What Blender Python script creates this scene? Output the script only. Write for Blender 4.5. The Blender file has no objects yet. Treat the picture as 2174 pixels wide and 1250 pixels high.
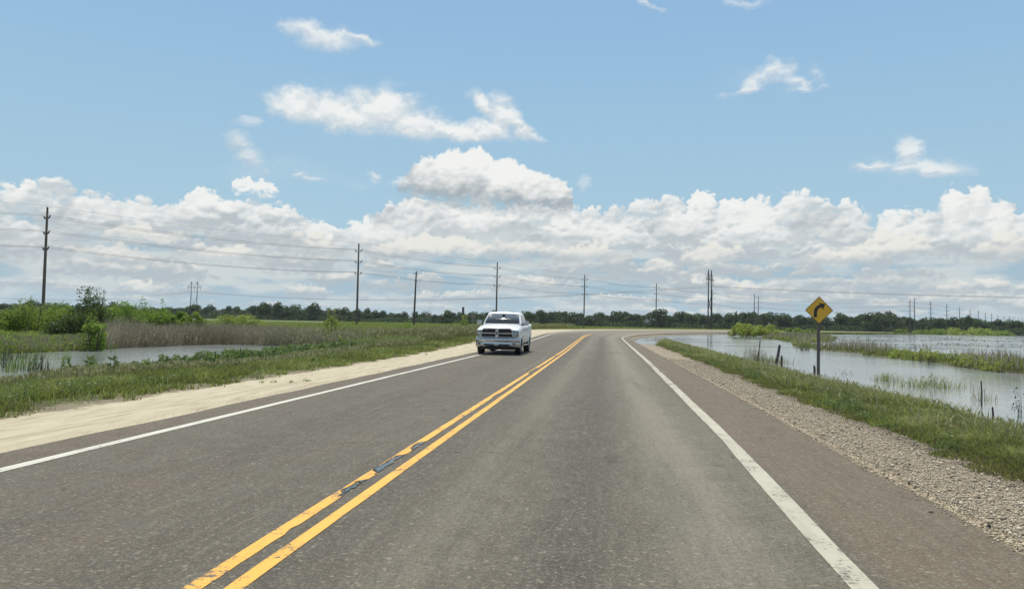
import bpy, bmesh, math, random
import numpy as np
from mathutils import Matrix, Vector
sc = bpy.context.scene
COL = sc.collection
RAD = math.radians
# ------------------------------------------------------------------ camera
F_PX, TH, EYE = 1550.0, RAD(1.13), 1.45
PITCH = math.atan(60.4 * math.cos(TH) / F_PX)
_X = np.array([1, 0, 0.]); _Z = np.array([0, -math.sin(PITCH), math.cos(PITCH)]); _F = np.array([0, math.cos(PITCH), math.sin(PITCH)])
_R = _X * math.cos(TH) + _Z * math.sin(TH); _U = -_X * math.sin(TH) + _Z * math.cos(TH)
cam_d = bpy.data.cameras.new('camera'); cam = bpy.data.objects.new('camera', cam_d); COL.objects.link(cam)
cam.matrix_world = Matrix(((_R[0], _U[0], -_F[0], 0), (_R[1], _U[1], -_F[1], 0), (_R[2], _U[2], -_F[2], EYE), (0, 0, 0, 1)))
cam_d.sensor_width = 36.0; cam_d.lens = 36.0 * F_PX / 2174.0; cam_d.clip_start = 0.1; cam_d.clip_end = 20000
sc.camera = cam
sc.view_settings.view_transform = 'Standard'; sc.view_settings.look = 'None'
sc.view_settings.exposure = 0.0; sc.view_settings.gamma = 1.0
sc.cycles.max_bounces = 5; sc.cycles.diffuse_bounces = 2; sc.cycles.glossy_bounces = 3; sc.cycles.transparent_max_bounces = 8
sc.cycles.caustics_reflective = False; sc.cycles.caustics_refractive = False

def ray(px, py):
    d = _F + _R * (px - 1087) / F_PX - _U * (py - 625) / F_PX
    return d / np.linalg.norm(d)
def un(px, py, z=0.0):
    d = ray(px, py); t = (z - EYE) / d[2]
    return float(d[0] * t), float(d[1] * t)
def azel(px, py):
    d = ray(px, py)
    return math.degrees(math.atan2(d[0], d[1])), math.degrees(math.asin(d[2]))

# ------------------------------------------------------------------ node helper
class NT:
    def __init__(s, tree): s.t = tree
    def node(s, typ, **kw):
        n = s.t.nodes.new(typ)
        for k, v in kw.items(): setattr(n, k, v)
        return n
    def put(s, sock, v):
        if isinstance(v, S): s.t.links.new(v.s, sock)
        elif v is not None: sock.default_value = v
    def math(s, op, a, b=None, c=None, clamp=False):
        n = s.node('ShaderNodeMath', operation=op, use_clamp=clamp)
        for i, v in enumerate((a, b, c)):
            if v is not None: s.put(n.inputs[i], v)
        return S(s, n.outputs[0])
    def sstep(s, v, a, b, lo=0.0, hi=1.0):
        n = s.node('ShaderNodeMapRange', interpolation_type='SMOOTHSTEP')
        for k, x in zip(('Value', 'From Min', 'From Max', 'To Min', 'To Max'), (v, a, b, lo, hi)): s.put(n.inputs[k], x)
        return S(s, n.outputs[0])
    def lin(s, v, a, b, lo=0.0, hi=1.0):
        n = s.node('ShaderNodeMapRange')
        for k, x in zip(('Value', 'From Min', 'From Max', 'To Min', 'To Max'), (v, a, b, lo, hi)): s.put(n.inputs[k], x)
        return S(s, n.outputs[0])
    def comb(s, x, y, z=0.0):
        n = s.node('ShaderNodeCombineXYZ')
        for i, v in enumerate((x, y, z)): s.put(n.inputs[i], v)
        return S(s, n.outputs[0])
    def sep(s, v):
        n = s.node('ShaderNodeSeparateXYZ'); s.put(n.inputs[0], v)
        return [S(s, o) for o in n.outputs]
    def vmath(s, op, a, b=None, c=None, scale=None):
        n = s.node('ShaderNodeVectorMath', operation=op); s.put(n.inputs[0], a)
        if b is not None: s.put(n.inputs[1], b)
        if c is not None: s.put(n.inputs[2], c)
        if scale is not None: s.put(n.inputs['Scale'], scale)
        return S(s, n.outputs['Value'] if op in ('LENGTH', 'DOT_PRODUCT') else n.outputs[0])
    def noise(s, vec, scale=1.0, detail=4.0, rough=0.5, dist=0.0, col=False):
        n = s.node('ShaderNodeTexNoise'); s.put(n.inputs['Vector'], vec)
        for k, v in (('Scale', scale), ('Detail', detail), ('Roughness', rough), ('Distortion', dist)): s.put(n.inputs[k], v)
        return S(s, n.outputs['Color' if col else 'Fac'])
    def voro(s, vec, scale=1.0, detail=0.0, rough=0.5, feature='F1', out='Distance', rnd=1.0):
        n = s.node('ShaderNodeTexVoronoi', feature=feature); s.put(n.inputs['Vector'], vec)
        for k, v in (('Scale', scale), ('Detail', detail), ('Roughness', rough), ('Randomness', rnd)):
            if k in n.inputs: s.put(n.inputs[k], v)
        return S(s, n.outputs[out])
    def mix(s, f, a, b, mode='MIX'):
        n = s.node('ShaderNodeMix', data_type='RGBA', blend_type=mode)
        s.put(n.inputs[0], f)
        for i, v in ((6, a), (7, b)):
            s.put(n.inputs[i], v if isinstance(v, S) else (v[0], v[1], v[2], 1.0))
        return S(s, n.outputs[2])
    def ramp(s, f, stops):
        n = s.node('ShaderNodeValToRGB'); s.put(n.inputs[0], f); e = n.color_ramp.elements
        while len(e) < len(stops): e.new(0.5)
        for x, (p, c) in zip(e, stops): x.position = p; x.color = (c[0], c[1], c[2], 1) if not isinstance(c, (int, float)) else (c, c, c, 1)
        return S(s, n.outputs[0])
    def attr(s, name):
        n = s.node('ShaderNodeAttribute', attribute_name=name)
        return S(s, n.outputs['Fac'])
    def attrv(s, name):
        n = s.node('ShaderNodeAttribute', attribute_name=name)
        return S(s, n.outputs['Vector'])
class S:
    def __init__(s, nt, sock): s.nt = nt; s.s = sock
    def __add__(s, o): return s.nt.math('ADD', s, o)
    __radd__ = __add__
    def __sub__(s, o): return s.nt.math('SUBTRACT', s, o)
    def __rsub__(s, o): return s.nt.math('SUBTRACT', o, s)
    def __mul__(s, o): return s.nt.math('MULTIPLY', s, o)
    __rmul__ = __mul__
    def __truediv__(s, o): return s.nt.math('DIVIDE', s, o)
    def max(s, o): return s.nt.math('MAXIMUM', s, o)
    def min(s, o): return s.nt.math('MINIMUM', s, o)
    def abs(s): return s.nt.math('ABSOLUTE', s)
    def pow(s, o): return s.nt.math('POWER', s, o)
    def clamp(s): return s.nt.math('ADD', s, 0.0, clamp=True)

# ------------------------------------------------------------------ sun
SUN_EL, SUN_AZ = RAD(66), RAD(-12)          # azimuth from +Y (view direction) towards +X
sd = Vector((math.sin(SUN_AZ) * math.cos(SUN_EL), math.cos(SUN_AZ) * math.cos(SUN_EL), math.sin(SUN_EL)))
sl = bpy.data.lights.new('sun', 'SUN'); sl.energy = 3.9; sl.angle = RAD(0.55); sl.color = (1.0, 0.925, 0.80)
so = bpy.data.objects.new('sun', sl); COL.objects.link(so); so.rotation_euler = sd.to_track_quat('Z', 'Y').to_euler()
so.location = (0, 0, 60)

# ------------------------------------------------------------------ world: clear sky (the clouds are a sheet of their own)
def build_world():
    w = bpy.data.worlds.new('World'); sc.world = w; w.use_nodes = True
    t = w.node_tree; t.nodes.clear(); n = NT(t)
    out = n.node('ShaderNodeOutputWorld'); bg = n.node('ShaderNodeBackground'); t.links.new(bg.outputs[0], out.inputs[0])
    sky = n.node('ShaderNodeTexSky', sky_type='NISHITA'); sky.sun_disc = False
    sky.sun_elevation = SUN_EL; sky.sun_rotation = SUN_AZ; sky.air_density = 1.0; sky.dust_density = 0.8; sky.ozone_density = 1.2
    tc = n.node('ShaderNodeTexCoord'); x, y, z = n.sep(n.vmath('NORMALIZE', S(n, tc.outputs['Generated'])))
    def C(r, g, b): return tuple(((v / 255.0) ** 2.2) * 10.0 for v in (r, g, b))
    rp = n.node('ShaderNodeValToRGB'); n.put(rp.inputs[0], n.lin(z, 0.0, 0.5)); el = rp.color_ramp.elements
    st = [(0.0, (190, 208, 216)), (0.21, (170, 203, 221)), (0.42, (161, 198, 221)), (0.62, (152, 192, 222)), (0.85, (143, 184, 222)), (1.0, (176, 196, 216))]
    while len(el) < len(st): el.new(0.5)
    for e_, (p_, c_) in zip(el, st): e_.position = p_; v = C(*c_); e_.color = (v[0] / 10, v[1] / 10, v[2] / 10, 1)
    air = n.vmath('SCALE', S(n, rp.outputs[0]), scale=10.0)
    n.put(bg.inputs['Color'], n.mix(0.9, S(n, sky.outputs[0]), air)); bg.inputs['Strength'].default_value = 0.1
build_world()
# ------------------------------------------------------------------ clouds: sun and shade of the puffs painted into a far sheet's colour
def _h2(ix, iy, seed):
    h = (ix.astype(np.int64) * 374761393 + iy.astype(np.int64) * 668265263 + seed * 1442695041) & 0xffffffff
    h = ((h ^ (h >> 13)) * 1274126177) & 0xffffffff
    return (((h ^ (h >> 16)) & 0xffffff).astype(np.float32)) / 16777215.0
def vnoise(x, y, seed=0):
    ix = np.floor(x); iy = np.floor(y); fx = (x - ix).astype(np.float32); fy = (y - iy).astype(np.float32)
    ix = ix.astype(np.int64); iy = iy.astype(np.int64)
    fx = fx * fx * fx * (fx * (fx * 6 - 15) + 10); fy = fy * fy * fy * (fy * (fy * 6 - 15) + 10)
    a = _h2(ix, iy, seed); b = _h2(ix + 1, iy, seed); c = _h2(ix, iy + 1, seed); d = _h2(ix + 1, iy + 1, seed)
    return (a + (b - a) * fx) * (1 - fy) + (c + (d - c) * fx) * fy
def fbm(x, y, seed=0, octv=4, gain=0.5):
    s = 0; t = 0; g = 1.0
    for i in range(octv):
        s = s + g * vnoise(x * 2 ** i + 17.3 * i, y * 2 ** i - 9.1 * i, seed + i * 13); t += g; g *= gain
    return s / t
def sst(x, a, b):
    t = np.clip((x - a) / (b - a), 0, 1); return t * t * (3 - 2 * t)
def mixc(a, b, t): return a * (1 - t[..., None]) + b * t[..., None]
def lin8(r, g, b): return np.array([(v / 255.0) ** 2.2 for v in (r, g, b)], dtype=np.float32)

def cloud_field():
    rs = np.random.RandomState(7)
    A = np.concatenate([np.linspace(-64, -38, 70, endpoint=False), np.linspace(-38, 38, 1180), np.linspace(38, 64, 71)[1:]]).astype(np.float32)
    E = np.concatenate([[-0.6, -0.3], np.linspace(0.0, 12.5, 300, endpoint=False), np.linspace(12.5, 26, 230), [28, 31, 35]]).astype(np.float32)
    AA, EE = np.meshgrid(A, E)
    wa = (fbm(AA * 0.9, EE * 1.1, 5, 5) - 0.5); we = (fbm(AA * 0.9 + 50, EE * 1.1, 6, 5) - 0.5)
    wf = (fbm(AA * 4, EE * 4.6, 9, 4, 0.6) - 0.5); wf2 = (fbm(AA * 4 + 80, EE * 4.6, 19, 4, 0.6) - 0.5)
    fineN = fbm(AA * 2.2, EE * 3.0, 31, 5, 0.62)
    lowN = fbm(AA * 0.22, EE * 0.6, 77, 4)
    rgb = np.zeros(AA.shape + (3,), np.float32); alp = np.zeros(AA.shape, np.float32)
    def over(c, a):
        nonlocal rgb, alp
        a = np.clip(a, 0, 1); na = a + alp * (1 - a)
        rgb = (c * a[..., None] + rgb * (alp * (1 - a))[..., None]) / np.maximum(na, 1e-5)[..., None]; alp = na
    HZ = lin8(188, 205, 214)
    def bil(f, seed, o=4, g=0.52, sy=1.15):
        r = 0; t = 0; w = 1.0
        for i in range(o):
            r = r + w * np.abs(2 * vnoise((AA + wa * 1.0 / f) * f * 2 ** i + 31.7 * i, (EE + we * 1.0 / f) * f * sy * 2 ** i + 7.7 * i, seed + i) - 1); t += w; w *= g
        return r / t
    B1, B2, B3 = bil(0.75, 201), bil(1.5, 211), bil(2.6, 221)
    def domes(lst, warp=0.25, up=1.0):
        """thickness field of a heap of overlapping domes (a, e, ra, re)"""
        D = np.full(AA.shape, -3.0, np.float32)
        for (a0, e0, ra, re) in lst:
            m = 1.5
            i0, i1 = np.searchsorted(A, (a0 - ra * m - warp, a0 + ra * m + warp)); j0, j1 = np.searchsorted(E, (e0 - re * m - warp, e0 + re * m + warp))
            if i1 <= i0 or j1 <= j0: continue
            q = (slice(j0, j1), slice(i0, i1)); rr = math.sqrt(ra * re); k = min(1, rr / 0.8)
            u = (AA[q] - a0 + wa[q] * warp * 2 * k) / ra; v = (EE[q] - e0 + we[q] * warp * 2 * k) / re
            D[q] = np.maximum(D[q], (1 - np.sqrt(u * u + v * v)) * rr)
        return D
    def blur(F, n):
        for _ in range(n):
            F = F.copy()
            F[1:-1] = (F[:-2] + 2 * F[1:-1] + F[2:]) / 4; F[:, 1:-1] = (F[:, :-2] + 2 * F[:, 1:-1] + F[:, 2:]) / 4
        return F
    WHITE, CREAM, GREY, DARK = lin8(242, 243, 240), lin8(238, 236, 228), lin8(194, 203, 208), lin8(164, 174, 181)
    GA = np.maximum(np.gradient(AA, axis=1), 1e-3); GE = np.maximum(np.gradient(EE, axis=0), 1e-3)
    def paint(D, B, bamp, base, height, opac, haze, hi=WHITE, lo=GREY, edge=0.16, rel_w=0.9, lam_w=0.42, sh=(0.0, 1.0), soft=5):
        H = D + (B - 0.36) * bamp * 2 + wf * bamp * 0.25
        Hs = blur(H, soft); Hb = blur(np.maximum(D, -0.3), 8)
        ga, ge = np.gradient(Hs, axis=1) / GA, np.gradient(Hs, axis=0) / GE
        gb = np.gradient(Hb, axis=0) / GE
        lam = np.tanh((ga * 0.35 - ge * 0.8) * 0.55)
        rel = np.clip((EE - base) / height, -0.2, 1.1)
        lit = sst(0.30 + lam * lam_w + (rel - 0.5) * rel_w + np.tanh(-gb * .8) * 0.20 + (fineN - 0.5) * 0.45 + (lowN - .5) * 1.1, sh[0], sh[1])
        c = mixc(lo, hi, lit); c = c * (1 - haze) + HZ * haze
        return c, sst(H, 0.0, edge) * opac
    P = lambda x, y: azel(x, y)
    # general veil of the bank under its skyline, breaking into blue-grey gaps
    sk = [(0, 410), (110, 390), (230, 420), (380, 440), (440, 410), (540, 392), (640, 446), (690, 480), (750, 486), (800, 462), (880, 410), (1000, 400), (1180, 420),
          (1240, 440), (1400, 425), (1480, 415), (1570, 440), (1700, 420), (1835, 440), (1880, 462), (1985, 446), (2060, 410), (2174, 450)]
    sp = np.array([P(*q) for q in sk]); xs = np.concatenate([[-64, -45], sp[:, 0], [45, 64]]); ys = np.concatenate([[8, 9], sp[:, 1], [8.5, 9]])
    top = np.interp(AA, xs, ys) - 0.5
    veil = sst(top - EE + wa * 2.2 + (fineN - .5) * 0.8, -0.1, 1.6)
    vc = mixc(lin8(164, 189, 204), lin8(205, 213, 214), sst(fbm(AA * 0.16, EE * 0.75, 41, 5, 0.55) + (EE - 4) * 0.035, 0.36, 0.60))
    vc = mixc(vc, lin8(182, 204, 216), sst(EE, 3.0, 0.2) * 0.6)
    over(vc, veil * 0.93)
    # distant rows, far to near
    def row(base, h, w, step, opac, haze, cover, seed, B, hi=WHITE, lo=GREY, rel_w=1.05):
        st = np.random.RandomState(seed); L = []; a0 = -62.0
        while a0 < 62:
            if st.uniform() < cover:
                k = st.uniform(0.5, 1.3); ww = w * k * st.uniform(.8, 1.5); bb = base + st.uniform(-.3, .3) * h
                for _ in range(7):
                    u = st.uniform(-1, 1); r = k * h * st.uniform(0.35, 0.9) * (1.1 - 0.6 * abs(u))
                    L.append((a0 + u * ww, bb + r * 0.15, r * st.uniform(1.3, 2.3), r))
            a0 += step * st.uniform(0.6, 1.4)
        D = domes(L, h * 0.25)
        c, a = paint(D, B, h * 0.34, base - h * 0.1, h * 1.3, opac, haze, hi, lo, edge=h * 0.32, rel_w=rel_w)
        msk = sst(top - EE + (fineN - .5) * .8, 0.0, 0.8)
        fl = sst(EE - base + (fineN - .5) * h * 1.0 + h * 0.35 + (lowN - .5) * h, -0.25 * h, 0.35 * h)
        over(c, a * msk * fl)
    row(0.9, 0.6, 1.0, 1.6, 0.75, 0.22, 0.7, 11, B3, CREAM, lin8(176, 190, 200))
    row(1.7, 0.95, 1.3, 2.1, 0.88, 0.14, 0.7, 12, B3, CREAM, lin8(176, 188, 197))
    row(2.7, 1.3, 1.7, 2.7, 0.92, 0.08, 0.72, 13, B2, CREAM, lin8(178, 189, 196))
    row(3.9, 1.6, 2.0, 3.4, 0.94, 0.04, 0.72, 14, B2, CREAM, lin8(180, 190, 196))
    row(5.2, 1.9, 2.4, 4.0, 0.94, 0.02, 0.78, 15, B2, WHITE, lin8(182, 192, 198))
    row(6.5, 2.0, 2.8, 4.6, 0.90, 0.0, 0.75, 16, B2, WHITE, lin8(184, 193, 199))
    # crowns along the skyline: (px, py of the crown's top, half width px, depth px)
    crowns = [(-60, 400, 110, 60), (40, 388, 50, 45), (115, 378, 52, 70), (200, 412, 80, 50), (290, 424, 80, 55), (370, 436, 60, 40), (430, 400, 46, 60), (505, 424, 120, 70), (600, 432, 60, 60), (650, 460, 60, 50), (720, 484, 70, 50),
              (780, 466, 46, 50), (840, 436, 66, 70), (920, 420, 80, 80), (1020, 430, 90, 70), (1120, 428, 80, 70), (1200, 428, 46, 70), (1255, 434, 40, 70), (1310, 436, 56, 60), (1370, 414, 50, 70), (1430, 408, 40, 70), (1488, 400, 36, 80), (1550, 426, 44, 50), (1610, 414, 50, 60),
              (1690, 402, 58, 70), (1745, 418, 44, 90), (1805, 420, 40, 70), (1900, 446, 50, 60), (1960, 440, 40, 60), (2022, 402, 36, 80), (2078, 393, 38, 90), (2125, 425, 45, 80), (2180, 450, 60, 60), (2260, 440, 80, 80)]
    def crown_domes(lst, n=0, r0=0.4):
        L = []
        for (x, y, w, d) in lst:
            c0 = P(x, y + d); ra = P(x + w, y)[0] - P(x, y)[0]; re = P(x, y)[1] - c0[1]
            L.append((c0[0], c0[1], ra, re))
            for _ in range(n):
                t = rs.uniform(0.1, 0.9) * math.pi; r = r0 * rs.uniform(0.5, 1.1)
                L.append((c0[0] + math.cos(t) * ra * 0.85, c0[1] + math.sin(t) * re * 0.85, r, r))
        return L
    D = domes(crown_domes(crowns, 5, 0.55), 0.28)
    cb = np.interp(AA, xs, ys) - 2.0
    c, a = paint(D, B2, 0.42, cb, 2.3, 0.97, 0.03, WHITE, lin8(198, 206, 209), edge=0.32, rel_w=0.5, lam_w=0.5, soft=7)
    a = a * sst(EE - cb + (lowN - .5) * 3 + (fineN - .5) * 1.5, -0.8, 0.9)
    over(c, a)
    # overlapping towers inside the bank, each painted with its own sunlit crown and shaded grey foot
    for (x, y, w, d, bb) in [(60, 470, 120, 40, 0), (170, 436, 90, 55, 0), (300, 480, 120, 38, 0), (430, 430, 100, 60, 1), (560, 470, 110, 48, 0), (660, 500, 80, 40, 0), (1450, 450, 90, 45, 1), (1600, 470, 110, 45, 0), (1740, 440, 70, 60, 0), (1900, 500, 120, 45, 0),
                          (2060, 460, 80, 60, 1), (2150, 500, 80, 50, 0), (1310, 470, 90, 50, 0), (790, 470, 90, 46, 0), (880, 420, 90, 60, 1), (1020, 450, 130, 45, 0), (1190, 470, 80, 60, 1), (930, 500, 140, 36, 0), (1100, 510, 110, 36, 0), (1250, 520, 90, 34, 0), (1520, 520, 90, 34, 0), (240, 520, 120, 30, 0), (480, 520, 120, 30, 0), (1780, 530, 110, 30, 0)]:
        L = crown_domes([(x, y, w, d * 1.25)], 6, d / 27.0 * 0.5); L += [(a_ + rs.uniform(-.9, .9) * w / 30.0, e_ - .25, .5 * r1, .7 * r2) for a_, e_, r1, r2 in L[:1] for _ in range(4)]
        D = domes(L, 0.3); b0 = P(x, y + d)[1]; hh = d / 27.0
        c, a = paint(D, B2 if bb else (B2 + B3) / 2, 0.34, b0 - 0.1, hh * 1.15, 0.93, 0.0 if y < 460 else 0.06, WHITE if y < 480 else CREAM, lin8(184, 193, 198), edge=0.34, rel_w=0.85, lam_w=0.45, soft=7)
        over(c, a * sst(EE - b0 + (fineN - .5) * 1.3 + (lowN - .5) * 1.0, -0.55, 0.45))
    # bright heads standing out of the bank
    heads = [(57, 384, 20, 18), (435, 397, 36, 26), (520, 376, 34, 34), (562, 382, 32, 30), (1555, 422, 34, 22), (1490, 402, 34, 46), (2030, 400, 32, 50), (2082, 394, 30, 40), (2120, 424, 34, 40)]
    D = domes(crown_domes(heads, 5, 0.3), 0.16)
    c, a = paint(D, B3, 0.26, cb, 2.4, 0.98, 0.0, WHITE, lin8(222, 226, 226), edge=0.12, rel_w=0.2, lam_w=.6, sh=(-0.25, 0.7))
    hf = np.interp(AA, [P(q, 0)[0] for q in (0, 420, 500, 600, 1370, 1480, 1560, 2000, 2080, 2174)], [P(q[0], q[1])[1] for q in ((0, 404), (420, 418), (500, 402), (600, 418), (1370, 450), (1480, 455), (1560, 446), (2000, 465), (2080, 470), (2174, 480))])
    over(c, a * sst(EE - hf + (fineN - .5) * 1.6 + wf * .6, -0.35, 0.5))
    # the big cumulus with the dark flat base
    big = [(908, 332, 58, 90), (965, 313, 75, 115), (1008, 310, 60, 110), (1070, 334, 80, 95), (1130, 358, 66, 75), (1176, 376, 44, 60), (884, 362, 44, 60), (1010, 366, 170, 75)]
    D = domes(crown_domes(big, 5, 0.5), 0.16)
    line = np.interp(AA, [P(850, 0)[0], P(960, 0)[0], P(1210, 0)[0]], [P(850, 400)[1], P(960, 426)[1], P(1210, 438)[1]])
    c, a = paint(D, B1 * .35 + B2 * .45 + B3 * .2, 0.34, line + 0.2, 2.6, 0.99, 0.0, WHITE, DARK, edge=0.24, rel_w=0.85, lam_w=0.45, sh=(-0.12, 0.85), soft=8)
    a = a * sst(EE - line + (fineN - .5) * 1.4 + (lowN - .5) * 1.2, -0.9, 0.5)
    over(c, a)
    # separate soft clouds: lists of ellipses (px, py, rx, ry, tilt deg)
    def soft(lst, seed, opac, lo, hi, f=1.0, k=1.35, edge=(0.10, 0.75), floor=None):
        D = np.full(AA.shape, -1.0, np.float32)
        for (px, py, rx, ry, tl, st) in lst:
            a0, e0 = P(px, py); ra = P(px + rx, py)[0] - a0; re = P(px, py - ry)[1] - e0; t = RAD(tl)
            da = AA - a0 + wa * 0.9 + wf * 0.25; de = EE - e0 + we * 0.7 + wf2 * 0.25
            u = (da * math.cos(t) + de * math.sin(t)) / ra; v = (-da * math.sin(t) + de * math.cos(t)) / re
            D = np.maximum(D, st - np.sqrt(u * u + v * v))
        n1 = fbm(AA * 0.7 * f + wf * .5, EE * 1.2 * f + wf2 * .5, seed, 5, 0.5)
        dd = D + (n1 - 0.5) * k
        al_ = sst(dd, edge[0], edge[1])
        if floor is not None:
            xs_, ys_ = zip(*[P(*q) for q in floor]); ln = np.interp(AA, xs_, ys_); al_ = al_ * sst(EE - ln + (n1 - .5) * 0.8, -0.3, 0.45)
        gy = np.gradient(blur(dd, 3), axis=0) / np.maximum(np.gradient(EE, axis=0), 1e-3)
        lit = sst(D * 0.5 - gy * 0.35 + (n1 - 0.5) * 1.2, -0.15, 0.75)
        over(mixc(lo, hi, lit), al_ * opac)
    LO, HI = lin8(200, 212, 222), lin8(238, 241, 240)
    soft([(650, 66, 75, 30, -12, 1.1), (640, 55, 45, 22, 0, .95), (700, 82, 85, 30, 4, 1.1), (760, 82, 80, 16, -6, .95)], 101, 0.85, LO, HI, 1.0, 0.7, (0.02, .85))
    soft([(760, 250, 330, 90, 0, .9)], 121, 0.10, LO, HI, .5, 1.2, (0.0, 1.0)); soft([(1660, 170, 190, 70, 0, .9), (1950, 350, 200, 60, 0, .9)], 122, 0.10, LO, HI, .5, 1.2, (0.0, 1.0)); soft([(600, 370, 200, 60, 0, .9)], 123, 0.14, LO, HI, .5, 1.2, (0.0, 1.0))
    soft([(530, 258, 80, 22, 4, .75)], 102, 0.42, LO, HI)
    soft([(508, 305, 40, 38, 10, 1.0), (530, 335, 48, 36, -35, .95), (560, 360, 30, 20, -30, .6)], 103, 0.70, lin8(186, 202, 214), lin8(222, 228, 230), 1.0, .7, (0.0, .9))
    soft([(632, 368, 32, 20, 10, .85), (665, 378, 55, 16, -4, .75)], 104, 0.5, LO, HI)
    soft([(795, 375, 28, 24, 0, .85), (840, 388, 45, 22, 0, .75)], 105, 0.6, LO, HI)
    soft([(1240, 400, 26, 44, 0, .8)], 106, 0.4, LO, HI)
    soft([(1640, 158, 70, 40, 4, .98), (1600, 175, 60, 30, 10, .9), (1690, 178, 60, 26, -12, .9), (1732, 158, 26, 36, 25, .7), (1580, 197, 70, 11, 8, .95), (1700, 192, 70, 12, -3, .9)], 107, 0.8, LO, HI, 1.1, 1.1, (0.02, 0.95))
    soft([(1930, 332, 34, 50, 6, 1.15), (1985, 360, 90, 22, -6, 1.1), (1930, 362, 60, 20, 0, 1.0), (1850, 354, 80, 16, -6, .95)], 108, 0.84, LO, HI, 1.0, 0.65, (0.0, .85))
    soft([(1372, 10, 60, 14, -14, .85)], 109, 0.55, LO, HI); soft([(1595, 8, 90, 16, -8, .85), (1480, 0, 60, 8, 0, .6)], 110, 0.42, LO, HI)
    soft([(650, 225, 85, 50, -8, 1.15), (735, 245, 100, 48, -6, 1.1), (815, 232, 95, 56, 0, 1.15), (880, 262, 95, 46, -12, 1.1), (960, 284, 100, 26, -4, 1.1),
          (1030, 280, 85, 28, 0, 1.05), (1066, 250, 44, 60, 25, 1.05), (1030, 222, 48, 22, -35, 1.0), (1110, 278, 80, 20, -28, 1.05)], 111, 0.95, lin8(202, 213, 220), lin8(243, 244, 242), 1.0, 0.65, (0.0, 0.75),
         floor=[(560, 285), (700, 292), (900, 300), (1000, 304), (1160, 304)])
    return A, E, AA, EE, rgb, alp
# ------------------------------------------------------------------ mesh helpers
def link(o): COL.objects.link(o); return o
def tag(o, label=None, cat=None, group=None, kind=None):
    if label: o['label'] = label
    if cat: o['category'] = cat
    if group: o['group'] = group
    if kind: o['kind'] = kind
    return o
def empty(name, loc=(0, 0, 0), rz=0.0, label=None, cat=None, group=None):
    o = bpy.data.objects.new(name, None); o.location = loc; o.rotation_euler = (0, 0, rz); o.empty_display_size = 0.2
    link(o); return tag(o, label, cat, group)
def np_mesh(name, V, quads=None, tris=None, mat=None, attrs=None, vattrs=None, smooth=False, parent=None, cols=None):
    me = bpy.data.meshes.new(name); V = np.asarray(V, np.float32)
    nq = 0 if quads is None else len(quads); nt_ = 0 if tris is None else len(tris)
    me.vertices.add(len(V)); me.vertices.foreach_set('co', V.ravel())
    idx = []
    if nq: idx.append(np.asarray(quads, np.int32).ravel())
    if nt_: idx.append(np.asarray(tris, np.int32).ravel())
    idx = np.concatenate(idx); me.loops.add(len(idx)); me.loops.foreach_set('vertex_index', idx)
    me.polygons.add(nq + nt_)
    st = np.concatenate([np.arange(nq) * 4, nq * 4 + np.arange(nt_) * 3]).astype(np.int32)
    me.polygons.foreach_set('loop_start', st)
    if smooth: me.polygons.foreach_set('use_smooth', np.ones(nq + nt_, bool))
    for k, a in (attrs or {}).items():
        at = me.attributes.new(k, 'FLOAT', 'POINT'); at.data.foreach_set('value', np.asarray(a, np.float32).ravel())
    for k, a in (cols or {}).items():
        at = me.attributes.new(k, 'FLOAT_COLOR', 'POINT'); at.data.foreach_set('color', np.asarray(a, np.float32).ravel())
    me.update(calc_edges=True)
    if mat: me.materials.append(mat)
    o = bpy.data.objects.new(name, me); link(o)
    if parent: o.parent = parent
    return o
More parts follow.
